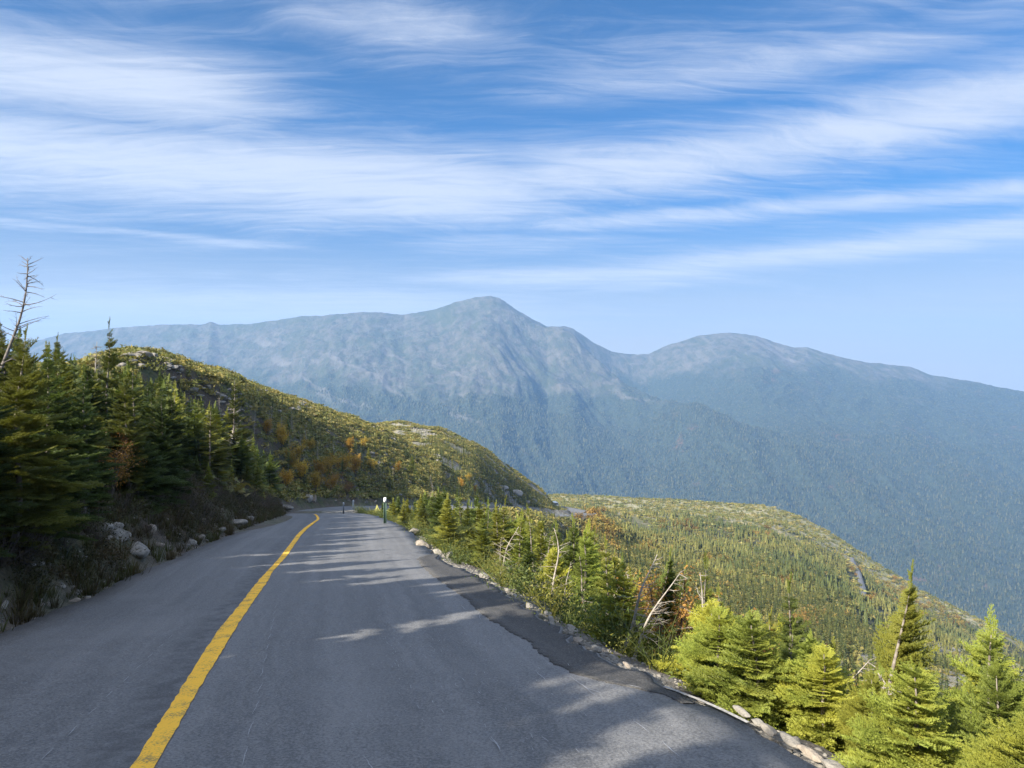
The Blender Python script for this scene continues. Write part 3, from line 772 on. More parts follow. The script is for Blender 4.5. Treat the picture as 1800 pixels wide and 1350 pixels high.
def fir(seed, H, Rad, lod, base=0.08, whorl=0.15, per=6, flag=0.0, dens=1.0, lean=0.0, dead_to=0.0, curve=0.0):
    """returns (trunk MB, crown MB, dead branch MB or None). flag: how far the wind has stripped one side"""
    rs = np.random.RandomState(seed)
    tr = MB(); cr = MB(); dd = MB()
    zs = np.linspace(0, 1, 12)
    ph = rs.uniform(0, 6)
    ax = lean * H * zs + curve * H * np.sin(zs * 2.2) * 0.3 + 0.010 * H * np.sin(zs * 9 + ph); ay = 0.010 * H * np.cos(zs * 7 + ph)
    P = np.stack([ax, ay, zs * H], 1)
    r0 = 0.010 + 0.013 * H
    tr.tube(P, r0 * (1 - zs) ** 0.8 + 0.003, 7 if lod == 0 else (5 if lod == 1 else 4))
    lens = [0.35, 0.6, 0.9] if lod < 2 else [0.6]
    z = base * H
    while z < H * 0.985:
        f = z / H
        rr = Rad * ((1 - f) ** 0.85) * min(1.0, 0.55 + 1.5 * (f - base)) + 0.05
        n = per if f < 0.8 else max(3, per - 2)
        a0 = rs.uniform(0, 6.28)
        for i in range(n):
            if rs.rand() > dens: continue
            a = a0 + i * 6.283 / n + rs.uniform(-0.25, 0.25)
            l = rr * rs.uniform(0.65, 1.2)
            l *= 1 + 0.28 * math.cos(a) * (1 if not flag else 0) + 0.30 * math.sin(3 * a + seed) * math.sin(z * 7 / max(H, 1) + seed)
            if rs.rand() < 0.10: l *= 0.4
            if flag and math.cos(a) < 0.1: l *= (1 - flag) ** 1.2; 
            if flag and math.cos(a) < 0.15 and f < 0.93: continue
            pt = R(np.interp(f, [0, 0.35, 0.8, 1], [-8, 8, 30, 55])) + rs.uniform(-0.15, 0.15)
            pos = np.array([np.interp(f, zs, ax), np.interp(f, zs, ay), z + rs.uniform(-0.4, 0.4) * whorl])
            if f < dead_to:
                if rs.rand() < 0.75:
                    M_ = rotm(a, pt - 0.1); ll = l * rs.uniform(0.4, 1.0)
                    q = np.stack([np.linspace(0, ll, 5), np.cumsum(rs.uniform(-1, 1, 5)) * ll * 0.05, np.linspace(0, 1, 5) ** 2 * ll * rs.uniform(-0.25, 0.2)], 1)
                    dd.tube(q @ M_.T + pos, np.linspace(0.007, 0.0015, 5), 4)
                    for _ in range(4):
                        k = rs.randint(1, 4); s = rs.choice([-1, 1]); e = q[k] + np.array([0.5, 0.6 * s, rs.uniform(-0.3, 0.3)]) * ll * rs.uniform(0.15, 0.4)
                        dd.tube(np.array([q[k], (q[k] + e) / 2 + rs.uniform(-1, 1, 3) * 0.01, e]) @ M_.T + pos, [0.0035, 0.002, 0.001], 3)
                continue
            Ls = min(lens, key=lambda t: abs(t - l))
            V, T, A = sprays(Ls, lod)[rs.randint(3)]
            sc = l / Ls
            M_ = rotm(a, pt, rs.uniform(-0.35, 0.35))
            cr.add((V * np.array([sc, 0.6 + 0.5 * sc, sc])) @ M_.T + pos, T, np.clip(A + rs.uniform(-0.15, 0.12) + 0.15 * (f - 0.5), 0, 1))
        z += whorl * rs.uniform(0.8, 1.2) * (1.15 - 0.5 * f)
    # leader
    V, T, A = sprays(0.35 if lod < 2 else 0.6, lod)[0]
    s = min(0.30, 0.16 * H) / (0.35 if lod < 2 else 0.6)
    M_ = rotm(0, R(86)); cr.add((V * s * np.array([1, 0.45, 1])) @ M_.T + P[-1] - [0, 0, 0.05], T, 1.0)
    return tr, cr, (dd if dd.n else None)

def snag(seed, H, lean=0.15, nb=26, top_bare=True, twist=0.0, one=0.0):
    rs = np.random.RandomState(seed); mb = MB(); bb = MB()
    zs = np.linspace(0, 1, 14)
    ax = lean * H * zs ** 1.1 + 0.02 * H * np.sin(zs * 8 + seed) + twist * H * np.sin(zs * 3.2); ay = 0.02 * H * np.cos(zs * 6 + seed)
    P = np.stack([ax, ay, zs * H], 1)
    mb.tube(P, (0.010 + 0.014 * H) * (1 - zs * 0.85), 7)
    for i in range(nb):
        f = rs.uniform(0.18, 0.99); a = rs.uniform(0, 6.28)
        if one and rs.rand() < one: a = rs.normal() * 0.7
        l = 0.30 * H * (1.1 - f) ** 0.7 * rs.uniform(0.4, 1.2) + 0.05
        pos = np.array([np.interp(f, zs, ax), np.interp(f, zs, ay), f * H]); M_ = rotm(a, R(rs.uniform(-15, 35)))
        q = np.stack([np.linspace(0, l, 6), np.cumsum(rs.uniform(-1, 1, 6)) * l * 0.05, np.linspace(0, 1, 6) ** 2 * l * rs.uniform(-0.3, 0.3)], 1)
        bb.tube(q @ M_.T + pos, np.linspace(0.0045 * (1 + H * 0.3), 0.0015, 6), 4)
        for _ in range(6):
            k = rs.randint(1, 5); s = rs.choice([-1, 1]); e = q[k] + np.array([0.6, 0.5 * s, rs.uniform(-0.35, 0.35)]) * l * rs.uniform(0.12, 0.4)
            bb.tube(np.array([q[k], (q[k] + e) / 2 + rs.uniform(-1, 1, 3) * 0.008, e]) @ M_.T + pos, [0.003, 0.002, 0.001], 3)
    return mb, bb

def leafy(seed, H, Rad, nleaf, lsize, stems=5):
    rs = np.random.RandomState(seed); st = MB(); lv = MB()
    ends = []
    for i in range(stems):
        a = rs.uniform(0, 6.28); sp = rs.uniform(0.15, 0.9) * Rad
        e = np.array([math.cos(a) * sp, math.sin(a) * sp, H * rs.uniform(0.7, 1.0)])
        q = np.array([[0, 0, 0], e * [0.25, 0.25, 0.35], e * [0.65, 0.65, 0.7], e]) + rs.uniform(-1, 1, (4, 3)) * 0.03 * H * np.array([[0], [1], [1], [0]])
        st.tube(q, np.array([0.014, 0.011, 0.007, 0.002]) * H, 5)
        for f in (0.4, 0.55, 0.7, 0.8, 0.9):
            b = e * [f, f, f]; e2 = b + np.array([rs.normal() * Rad * 0.35, rs.normal() * Rad * 0.35, rs.uniform(0.05, 0.25) * H])
            st.tube([b, (b + e2) / 2 + rs.uniform(-1, 1, 3) * 0.02 * H, e2], np.array([0.005, 0.003, 0.0012]) * H, 4); ends.append((b, e2))
        ends.append((e * 0.6, e))
    n = nleaf; k = rs.randint(0, len(ends), n); t_ = rs.rand(n) ** 0.7
    c = np.array([ends[j][0] * (1 - q) + ends[j][1] * q for j, q in zip(k, t_)]) + rs.normal(size=(n, 3)) * Rad * 0.11
    d1 = rs.normal(size=(n, 3)); d1 /= np.linalg.norm(d1, axis=1)[:, None]; d2 = np.cross(d1, rs.normal(size=(n, 3))); d2 /= np.linalg.norm(d2, axis=1)[:, None]
    s = lsize * rs.uniform(0.6, 1.3, n)[:, None]
    V = np.stack([c - d1 * s, c - d2 * s * 0.55, c + d1 * s, c + d2 * s * 0.55], 1).reshape(-1, 3)
    b = np.arange(n) * 4
    T = np.concatenate([np.stack([b, b + 1, b + 2], 1), np.stack([b, b + 2, b + 3], 1)])
    lv.add(V, T, np.repeat(rs.rand(n), 4))
    return st, lv

def rock(seed, flat=0.7, cuts=9, sub=3):
    rs = np.random.RandomState(seed)
    bm = bmesh.new(); bmesh.ops.create_icosphere(bm, subdivisions=sub, radius=1.0)
    V = np.array([v.co[:] for v in bm.verts]); T = np.array([[v.index for v in f.verts] for f in bm.faces]); bm.free()
    for _ in range(cuts):
        n = rs.normal(size=3); n /= np.linalg.norm(n); d = rs.uniform(0.45, 0.8)
        e = V @ n - d; V = V - np.where(e > 0, e, 0)[:, None] * n
    V = V * (1 + (rs.rand(len(V), 1) - 0.5) * 0.05)
    V = V * np.array([1.0, rs.uniform(0.6, 0.9), flat])
    return V, T

def stamp(proto_list, pos, scale, rotz, which, rnd, sxy=None, leanx=None):
    """merge many copies of a few prototypes; proto = (V, T, A). returns V, T, tip, rnd"""
    Vs, Ts, As, Rs = [], [], [], []; n0 = 0
    for k, (V, T, A) in enumerate(proto_list):
        m_ = np.where(which == k)[0]
        if not len(m_): continue
        c, s = np.cos(rotz[m_]), np.sin(rotz[m_]); sc = scale[m_]; sx = sc if sxy is None else sxy[m_]
        X = V[None, :, 0] * sx[:, None]; Y = V[None, :, 1] * sx[:, None]; Z = V[None, :, 2] * sc[:, None]
        x = X * c[:, None] - Y * s[:, None]; y = X * s[:, None] + Y * c[:, None]
        if leanx is not None: x = x + Z * leanx[m_][:, None]
        W = np.stack([x + pos[m_, 0:1], y + pos[m_, 1:2], Z + pos[m_, 2:3]], -1).reshape(-1, 3)
        Vs.append(W); Ts.append((T[None] + (np.arange(len(m_)) * len(V))[:, None, None] + n0).reshape(-1, 3))
        As.append(np.tile(A, len(m_))); Rs.append(np.repeat(rnd[m_], len(V))); n0 += len(W)
    return np.concatenate(Vs), np.concatenate(Ts), np.concatenate(As), np.concatenate(Rs)
def stuff(name, label, cat, protos, mat, pos, scale, rotz, which, rnd, sxy=None, leanx=None, kind='stuff'):
    V, T, A, Rn = stamp(protos, pos, scale, rotz, which, rnd, sxy, leanx)
    o = ob(name, mesh_from(name, V, T, mat, attrs={'tip': A, 'rnd': Rn}))
    return setp(o, label, cat, None, kind)
def two_mat(tr, cr):
    """one mesh array from trunk and crown; trunk faces come first"""
    a, b = tr.arrays(), cr.arrays()
    return (np.concatenate([a[0], b[0]]), np.concatenate([a[1], b[1] + len(a[0])]), np.concatenate([a[2] * 0, b[2]]))

# ------------------------------------------------------------------ tree prototypes
PARR = {}
def proto(kind, H, parts):
    """parts: list of (name, MB, material)"""
    return dict(kind=kind, H=H, parts=[(n, mb.mesh(kind + "_" + n, m)) for n, mb, m in parts if mb is not None])
def fproto(H, needle=None, **k):
    tr, cr, dd = fir(H=H, **k)
    pr = proto("fir_tree", H, [("trunk", tr, M_BARK), ("crown", cr, needle or M_FIR), ("bare_branches", dd, M_DEAD)])
    if k['lod'] == 1: pr['arr'] = two_mat(tr, cr)
    return pr
NEAR = {'skirt': [fproto(1.6, needle=M_FIRSHADE, seed=17, Rad=0.95, lod=0, whorl=0.12, per=8, base=0.02, lean=0.12, dens=0.9)],
        'full': [fproto(1.9, seed=11, Rad=0.54, lod=0, whorl=0.13, per=6, dens=0.82, lean=0.10, dead_to=0.15, curve=0.05), fproto(1.5, needle=M_YOUNG, seed=12, Rad=0.62, lod=0, whorl=0.11, per=7, dens=0.85, lean=-0.06), fproto(1.7, seed=1, Rad=0.50, lod=0, whorl=0.11, per=7), fproto(2.0, seed=2, Rad=0.58, lod=0, whorl=0.12, per=7, lean=0.04)],
        'bush': [fproto(1.1, needle=M_YOUNG, seed=3, Rad=0.72, lod=0, whorl=0.10, per=8, base=0.03), fproto(1.2, needle=M_YOUNG, seed=4, Rad=0.82, lod=0, whorl=0.11, per=8, base=0.02, lean=0.1)],
        'thin': [fproto(1.9, seed=5, Rad=0.50, lod=0, whorl=0.13, per=6, dens=0.85, dead_to=0.38), fproto(2.1, seed=14, Rad=0.46, lod=0, whorl=0.15, per=5, dens=0.7, dead_to=0.50, lean=0.12)],
        'flag': [fproto(2.0, seed=6, Rad=0.72, lod=0, whorl=0.075, per=10, flag=0.9, lean=0.26, dead_to=0.45, curve=0.1)],
        'tall': [fproto(3.2, needle=M_FIRSHADE, seed=7, Rad=1.15, lod=0, whorl=0.16, per=7), fproto(3.6, needle=M_FIRSHADE, seed=8, Rad=1.25, lod=0, whorl=0.17, per=7, lean=0.03)],
        'gaunt': [fproto(3.4, needle=M_FIRSHADE, seed=9, Rad=0.95, lod=0, whorl=0.17, per=6, dens=0.8, dead_to=0.25)]}
MID = {'full': [fproto(2.4, seed=21, Rad=0.85, lod=1, whorl=0.15, per=7), fproto(2.8, seed=22, Rad=0.92, lod=1, whorl=0.17, per=7, lean=0.05)],
       'thin': [fproto(2.6, seed=23, Rad=0.60, lod=1, whorl=0.18, per=6, dens=0.8, dead_to=0.35)],
       'bush': [fproto(1.5, seed=24, Rad=0.95, lod=1, whorl=0.14, per=8, base=0.03)]}
def sproto(H, **k):
    a, b = snag(H=H, **k)
    return proto("dead_tree", H, [("trunk", a, M_DEAD), ("bare_branches", b, M_DEAD)])
SNAG = [sproto(1.6, seed=31, lean=0.30, nb=24, one=0.7), sproto(1.5, seed=32, lean=0.55, nb=26, one=0.8, twist=-0.05), sproto(1.7, seed=33, lean=0.12, nb=16, twist=0.08),
        sproto(2.6, seed=34, lean=0.10, nb=60), sproto(2.2, seed=35, lean=0.34, nb=34, one=0.6, twist=0.04)]
def lproto(kind, mat, H, **k):
    a, b = leafy(H=H, **k)
    return proto(kind, H, [("trunk", a, M_TWIG), ("crown", b, mat)])
BRIGHTM = 0
BIRCH = [lproto("birch_tree", M_LEAF, 2.4, seed=41, Rad=0.85, nleaf=2600, lsize=0.045), lproto("birch_tree", M_LEAF, 2.0, seed=42, Rad=0.9, nleaf=2200, lsize=0.045)]
RUST = [lproto("rust_shrub", M_LEAFR, 1.4, seed=43, Rad=0.75, nleaf=2600, lsize=0.022, stems=9), lproto("rust_shrub", M_LEAFR, 1.1, seed=44, Rad=0.7, nleaf=1800, lsize=0.020, stems=9)]

TREES = []
def gz(x, y): return float(height(np.array([float(x)]), np.array([float(y)]))[0])
def place(pr, x, y, H, label, cat, group=None, rz=None, lean=(0, 0), sink=0.05, z=None, wide=1.0):
    o = bpy.data.objects.new(pr['kind'], None); COL.objects.link(o); o.empty_display_size = 0.2
    s = H / pr['H']
    o.location = (x, y, (gz(x, y) if z is None else z) - sink)
    o.scale = (s * wide, s * wide, s)
    o.rotation_euler = (lean[0], lean[1], rng.uniform(0, 6.28) if rz is None else rz)
    for n, me in pr['parts']:
        c = bpy.data.objects.new(n, me); COL.objects.link(c); c.parent = o
    setp(o, label, cat, group)
    TREES.append((x, y, H))
    return o

LODS = lambda seed, H, Rad, **k: two_mat(*fir(seed, H, Rad, 2, **k)[:2])
FAR = [LODS(51, 3.0, 0.62, whorl=0.36, per=5), LODS(52, 3.4, 0.55, whorl=0.42, per=5), LODS(53, 2.6, 0.75, whorl=0.34, per=5)]
def mini(seed, H, r, tiers=3, sides=5):
    rs = np.random.RandomState(seed); mb = MB()
    for t_ in range(tiers):
        z0 = H * (0.02 + t_ * 0.30); z1 = H * min(1.0, 0.50 + t_ * 0.28); rr = r * (1 - t_ * 0.30)
        a = np.arange(sides) * 6.283 / sides + rs.uniform(0, 6)
        V = np.vstack([np.stack([np.cos(a) * rr * rs.uniform(0.7, 1.2, sides), np.sin(a) * rr * rs.uniform(0.7, 1.2, sides), z0 + rs.uniform(-0.04, 0.04, sides) * H], 1), [[0, 0, z1]]])
        mb.add(V, [(i, (i + 1) % sides, sides) for i in range(sides)], [0.25] * sides + [0.95])
    return mb.arrays()
MINI = [mini(61, 1.0, 0.19), mini(62, 1.0, 0.24), mini(63, 1.0, 0.16)]
MICRO = [mini(64, 1.0, 0.26, 1, 4), mini(65, 1.0, 0.32, 1, 4)]
def blob(seed, n=14, fs=0.17):
    rs = np.random.RandomState(seed); mb = MB()
    c = rs.normal(size=(n * 3, 3)) * [0.33, 0.33, 0.20] + [0, 0, 0.32]; c[:, 2] = np.abs(c[:, 2])
    for p in c:
        d = rs.normal(size=(3, 3)) * fs; mb.add(p + d, [(0, 1, 2)], rs.rand())
    return mb.arrays()
BLOB = [blob(71), blob(72), blob(73)]

# ------------------------------------------------------------------ right-hand fringe of firs below the road edge
M_FIRR = leaf_material('roadside_fir_needles', (0.045, 0.070, 0.018), (0.150, 0.185, 0.042), (0.25, 0.24, 0.042), False, 0.3)
def top_limit(tab):
    t = np.array(tab, float); return lambda u: float(np.interp(u, t[:, 0], t[:, 1]))
RTOP = top_limit([(630, 905), (640, 898), (680, 884), (700, 872), (760, 868), (820, 868), (850, 880), (900, 888), (960, 905), (1010, 915), (1060, 925), (1090, 960), (1140, 985),
                  (1200, 1005), (1250, 1000), (1300, 1085), (1350, 1075), (1390, 1075), (1450, 1130), (1500, 1175), (1560, 1170), (1640, 1150), (1700, 1140), (1740, 1115), (1800, 1130), (2600, 1170)])
def limit_height(x, y, H, tab, slack=1.0):
    if y < 1.5: return H
    u = 900 + F * x / y
    g = gz(x, y)
    return min(H, (-(tab(u) - 675) / F * y - g) * slack)
def spot(u, v):
    p = hit(u, v, 2.0); return p.x, p.y
GR = "firs in the dense fringe below the downhill road edge"
a_, b_ = snag(77, 4.6, lean=0.12, nb=70, one=0.4)
M_BACKLIT = simple("backlit_grey_bark", (0.11, 0.095, 0.085), (0.21, 0.185, 0.165), 0.9, 12.0)  # bark darkened so the dead top looks backlit against the sky
a_.V = [np.array(v) * [1, 1, 1] for v in a_.V]
TOPSNAG = proto("dead_tree", 4.6, [("trunk", a_, M_BACKLIT), ("bare_branches", b_, M_BACKLIT)])
# the ones that stand out, each placed where the photograph shows it
def feature(pr, u, y, vtop, label, cat="fir tree", group=None, rz=0.0, lean=(0, 0), wide=1.0, sink=0.05):
    x = (u - 900) / F * y; g = gz(x, y); H = (-(vtop - 675) / F * y - g) * (0.94 if pr['kind'] == 'fir_tree' else 1.0)
    return place(pr, x, y, H + sink, label, cat, group, rz, lean, sink, wide=wide)
GS_ = "bleached dead trees among the roadside firs"
feature(SNAG[0], 1093, 9.0, 975, "bleached dead trunk leaning right, the taller of the leaning pair by the road bend", "dead tree", GS_, 0.0, wide=1.1)
feature(SNAG[1], 1110, 8.6, 1008, "bleached dead trunk leaning strongly right, lower of the leaning pair, with many bare branches", "dead tree", GS_, 0.1)
feature(SNAG[2], 1215, 8.0, 1010, "crooked pale dead stem with a kinked trunk right of the leaning pair", "dead tree", GS_, 0.6)
feature(SNAG[4], 925, 14.0, 1000, "tangle of pale bare branches arching beside the flat edge stones", "dead tree", GS_, 0.2)
feature(SNAG[0], 985, 12.5, 990, "thin pale dead trunk leaning right above the widest edge stones", "dead tree", GS_, 0.5, wide=0.8)
feature(SNAG[3], 880, 19.0, 945, "upright bleached stem beside the long white flat stone", "dead tree", GS_, 1.5, wide=0.8)
feature(SNAG[3], 800, 24.0, 915, "upright bleached stem behind the pointed boulder", "dead tree", GS_, 2.5, wide=0.8)
feature(SNAG[0], 1320, 6.9, 1120, "low pale dead trunk between the bushy firs and the slender yellow-green fir", "dead tree", GS_, 1.0, wide=0.8)
feature(SNAG[4], 1440, 6.0, 1165, "splayed pale dead branches right of the slender yellow-green fir", "dead tree", GS_, 0.2, wide=0.8)
feature(SNAG[1], 1050, 11.0, 1010, "bare dead trunk with many twigs just left of the leaning pair", "dead tree", GS_, 0.3, wide=0.8)
feature(SNAG[2], 1632, 5.0, 1180, "thin grey dead stem standing in the bright firs in the lower corner", "dead tree", GS_, 2.0)
feature(SNAG[1], 1712, 5.6, 1190, "broken grey dead stem with bare twigs near the frame edge", "dead tree", GS_, 3.0)
feature(NEAR['flag'][0], 1510, 9.5, 1010, "wind-stripped fir leaning right, bare pale trunk, needles only on its right side", "fir tree", None, 0.0, wide=0.8)
feature(NEAR['thin'][0], 1388, 7.2, 1025, "slender yellow-green fir with whorls of short branches on a bare lower trunk", "fir tree", None, 0.0)
feature(NEAR['thin'][0], 1240, 9.5, 985, "narrow dark fir with upturned branches rising above its neighbours right of the kinked dead stem", "fir tree", None, 1.4, wide=0.8)
feature(NEAR['full'][0], 1290, 7.6, 1075, "bushy bright green fir between the kinked dead stem and the slender yellow-green fir", "fir tree", None, 2.4)
feature(NEAR['full'][1], 1742, 5.6, 1085, "bright green fir with upright leader beside the right frame edge", "fir tree", None, 1.0)
feature(MID['full'][0], 760, 30.0, 868, "tallest fir of the sunlit clump just past the green marker post", "fir tree", None, 1.0)
feature(MID['full'][1], 710, 29.0, 884, "small sunlit fir touching the green marker post on its right side", "fir tree", None, 2.0)
feature(MID['thin'][0], 850, 27.0, 880, "spindly fir with bare lower trunk behind the three grey boulders", "fir tree", None, 3.0)
# everything between them
pts = []
def far_enough(x, y, d):
    return all((x - a) ** 2 + (y - b) ** 2 > d * d for a, b in pts)
tries = 0
cand = []
while tries < 9000 and len(cand) < 240:
    tries += 1
    y = 1.6 + 60 * rng.rand() ** 1.7; x = rng.uniform(-18, 17)
    D_, S_, Z_ = road_query([x], [y]); D_ = D_[0]
    if S_[0] < 0 or D_ < 0.6 or D_ > 15: continue
    if rng.rand() > np.interp(D_, [0.6, 4, 15], [1, 0.9, 0.5]): continue
    if y > 2:
        u = 900 + F * x / y
        if u > 2050: continue
    sp = np.interp(y, [1, 9, 12, 30, 62], [0.45, 0.55, 0.66, 0.9, 1.3])
    if not far_enough(x, y, sp): continue
    big = rng.rand()
    H = rng.uniform(1.5, 2.7) * np.interp(D_, [0.6, 2.5, 8], [0.6, 1.0, 1.25])
    if y > 17: H *= 1.3
    H = limit_height(x, y, H, RTOP, rng.uniform(0.8, 1.0))
    if H < 0.45: continue
    uu_ = 900 + F * x / y
    if (abs(uu_ - 1125) < 88 and y < 9.0 and D_ > 0.9) or (abs(uu_ - 1217) < 20 and y < 8) or (abs(uu_ - 925) < 26 and y < 13.8) or (abs(uu_ - 1388) < 34 and y < 7.6) or (abs(uu_ - 1512) < 40 and y < 9.8) or (abs(uu_ - 1240) < 28 and y < 9.6): continue
    if y < 9: H = min(H, 1.35)
    pts.append((x, y)); cand.append((x, y, H, D_))
def zone(v, tab):
    for lim, txt in tab:
        if v < lim: return txt
    return tab[-1][1]
RZ_NEAR = [(1010, "by the tangle of pale branches"), (1075, "left of the leaning dead pair"), (1150, "behind the leaning dead pair"), (1235, "around the kinked dead stem"), (1330, "below the narrow dark fir"),
           (1430, "around the slender yellow-green fir"), (1530, "under the wind-stripped fir"), (1640, "right of the wind-stripped fir"), (1740, "by the thin grey stem"), (9999, "at the right frame edge")]
RZ_FAR = [(700, "at the green marker post"), (760, "past the tan edge rock"), (820, "behind the largest edge boulder"), (880, "behind the pointed boulder"), (940, "beyond the long white flat stone"),
          (1010, "beyond the tangle of pale branches"), (1080, "left of the leaning dead pair"), (1160, "beyond the leaning dead pair"), (1300, "beyond the kinked dead stem"), (9999, "low behind the slender fir")]
def rlabel(x, y, H, D_, pr):
    u = 900 + F * x / max(y, 2)
    form = {id(NEAR['thin'][0]): "thin bare-stemmed", id(NEAR['thin'][1]): "spindly", id(NEAR['flag'][0]): "one-sided", id(MID['thin'][0]): "spindly", id(NEAR['bush'][0]): "squat", id(NEAR['bush'][1]): "spreading", id(MID['bush'][0]): "squat"}.get(id(pr), "tall bushy" if H > 1.9 else "bushy" if H > 1.3 else "low bushy")
    row = "edge" if D_ < 2.2 else "second-row" if D_ < 4.5 else "third-row" if D_ < 7.5 else "outermost"
    return "%s %s fir %s" % (form, row if row != "edge" else "roadside", zone(u, RZ_NEAR if y < 15 else RZ_FAR)) + ("" if y < 8 or 15 <= y < 27 else ", farther one of two bands")
nb_ = 0
while nb_ < 38:
    y = rng.uniform(2.0, 9.0); x = rng.uniform(1.0, 7.5)
    D_, S_, Z_ = road_query([x], [y]); D_ = D_[0]
    if D_ < 0.42 or D_ > 4.2 or not far_enough(x, y, 0.40) or 900 + F * x / y > 1980: continue
    H = limit_height(x, y, rng.uniform(0.7, 1.15), RTOP, 0.95)
    if H < 0.4: continue
    uu_ = 900 + F * x / y
    if (abs(uu_ - 1125) < 88 and y < 8.9) or (abs(uu_ - 1388) < 30 and y < 6.8): continue
    pts.append((x, y)); cand.append((x, y, min(H, 1.2), D_)); nb_ += 1
cand.sort(key=lambda c: -c[2] / c[1])
REST = []
for i, (x, y, H, D_) in enumerate(cand):
    r = rng.rand()
    if i >= 176 and y >= 14: REST.append((x, y, gz(x, y) - 0.05, H)); continue
    if y < 22:
        if H < 1.25: pr = NEAR['bush'][i % 2] if r < 0.7 else NEAR['full'][0]
        else: pr = NEAR['full'][i % 4] if r < 0.52 else (NEAR['thin'][i % 2] if r < 0.82 else (NEAR['flag'][0] if r < 0.87 else SNAG[i % 3]))
    else:
        pr = (MID['full'][i % 2] if r < 0.65 else MID['thin'][0] if r < 0.8 else MID['bush'][0] if H < 1.6 else MID['full'][1]) if r < 0.93 else SNAG[3]
    if pr['kind'] == 'dead_tree':
        place(pr, x, y, H, "small bleached dead tree half hidden in the roadside firs", "dead tree", "small dead trees in the roadside firs", lean=(0, rng.uniform(-0.1, 0.2)))
    else:
        lb = rlabel(x, y, H, D_, pr)
        if r < 0.93 and pr is NEAR['flag'][0]: rz = rng.uniform(-0.4, 0.4)
        else: rz = rng.uniform(0, 6.28)
        place(pr, x, y, H, lb, "fir tree", "firs in the sunlit fringe below the downhill road edge", rz, (rng.normal() * 0.04, rng.normal() * 0.04 + 0.03), wide=rng.uniform(0.7, 1.1))
# autumn shrubs in and behind the fringe
for k, (u, y, vt, q) in enumerate([(1180, 10.5, 1010, 1), (1160, 13, 1000, 1), (1085, 16, 985, 1), (1260, 12, 1060, 1), (1480, 11, 1150, 1), (1590, 12, 1150, 1), (1040, 60, 905, 0), (1025, 75, 908, 0), (1055, 55, 915, 0),
                                   (1060, 42, 940, 0), (1105, 55, 950, 1), (1130, 48, 965, 1), (880, 60, 905, 0), (915, 70, 905, 0), (1045, 36, 950, 0), (950, 85, 903, 0), (1340, 10, 1120, 1), (1010, 90, 905, 0)]):
    x = (u - 900) / F * y; g = gz(x, y); H = min(2.6 if y > 30 else 1.5, max(0.6, -(vt - 675) / F * y - g))
    pr = (BIRCH, RUST)[q][k % 2]
    lb = ("rust brown shrub " + zone(u, RZ_NEAR if y < 20 else RZ_FAR), "golden birch " + zone(u, [(890, "just before the far stretch of road"), (930, "in front of the far pale strip of road"), (980, "nearest under the white van"), (1018, "at the end of the far stretch of road"), (1035, "topmost of the orange cluster past the road end"), (1050, "in the middle of the orange cluster"), (1058, "at the right of the orange cluster"), (9999, "under the orange cluster")]))[1 - q] if True else ("rust brown shrub among the sunlit firs below the road", "golden birch standing above the firs beyond the roadside thicket")[1 - q]
    if k == 0: lb = "large rust brown shrub left of the kinked dead stem"
    place(pr, x, y, H, lb, ("shrub", "birch")[1 - q], ("rust brown shrubs below the road", "golden birches below the road")[1 - q])

bank = [(200, 932, 24, 0, "rounded pale rock on top of the pile in the uphill bank"), (209, 948, 28, 2, "rounded pale rock leaning on the pile in the uphill bank, right of the slot"),
        (190, 950, 16, 5, "narrow upright rock left of the slot in the uphill bank"), (178, 934, 26, 6, "dark grey rock at the left of the bank rock pile"),
        (243, 975, 58, 3, "large sloping slab of pale rock in the uphill bank, biggest on the bank"), (263, 936, 28, 1, "squarish pale rock in the bank above the thin white splinter"),
        (277, 960, 16, 8, "thin white splinter of rock below the squarish rock"), (353, 948, 14, 2, "small pale rock at the asphalt edge below the rock column"),
        (338, 957, 16, 5, "small grey rock at the asphalt edge left of the rock column"), (358, 922, 16, 0, "white broken rock in the column above the road edge"),
        (335, 907, 10, 1, "tiny pale rock high in the bank"), (387, 934, 14, 6, "small round rock in the bank near the far end"), (415, 922, 26, 3, "low brown slab at the far end of the bank"),
        (438, 915, 16, 5, "upright grey rock at the far end of the bank"), (312, 943, 10, 0, "tiny yellowish rock between the splinter and the rock column"),
        (110, 1032, 14, 1, "small pale rock low in the brush near the camera"), (130, 1058, 14, 7, "small flat rock in the moss by the asphalt"), (8, 1068, 18, 2, "mossy green rock at the left frame edge"),
        (502, 895, 24, 3, "flat grey slab beside the road where it reaches the bend"), (540, 880, 20, 6, "upright boulder beside the road before the bend"), (552, 882, 16, 0, "smaller upright boulder touching the one before the bend")]
BANKP = [(*hit(b[0], b[1], 2.5)[:2], b[2] * hit(b[0], b[1], 2.5).y / F) for b in bank]
BP = np.array(BANKP)
def clear(x, y):
    x = np.asarray(x); d = np.sqrt((x[:, None] - BP[None, :, 0]) ** 2 + (y[:, None] - BP[None, :, 1]) ** 2) - BP[None, :, 2] * 0.75
    d2 = np.sqrt((x[:, None] - BP[None, :, 0] * 0.965 - 0.1) ** 2 + (y[:, None] - BP[None, :, 1] * 0.965) ** 2) - BP[None, :, 2] * 0.6
    return (d.min(1) > 0.05) & (d2.min(1) > 0.05)
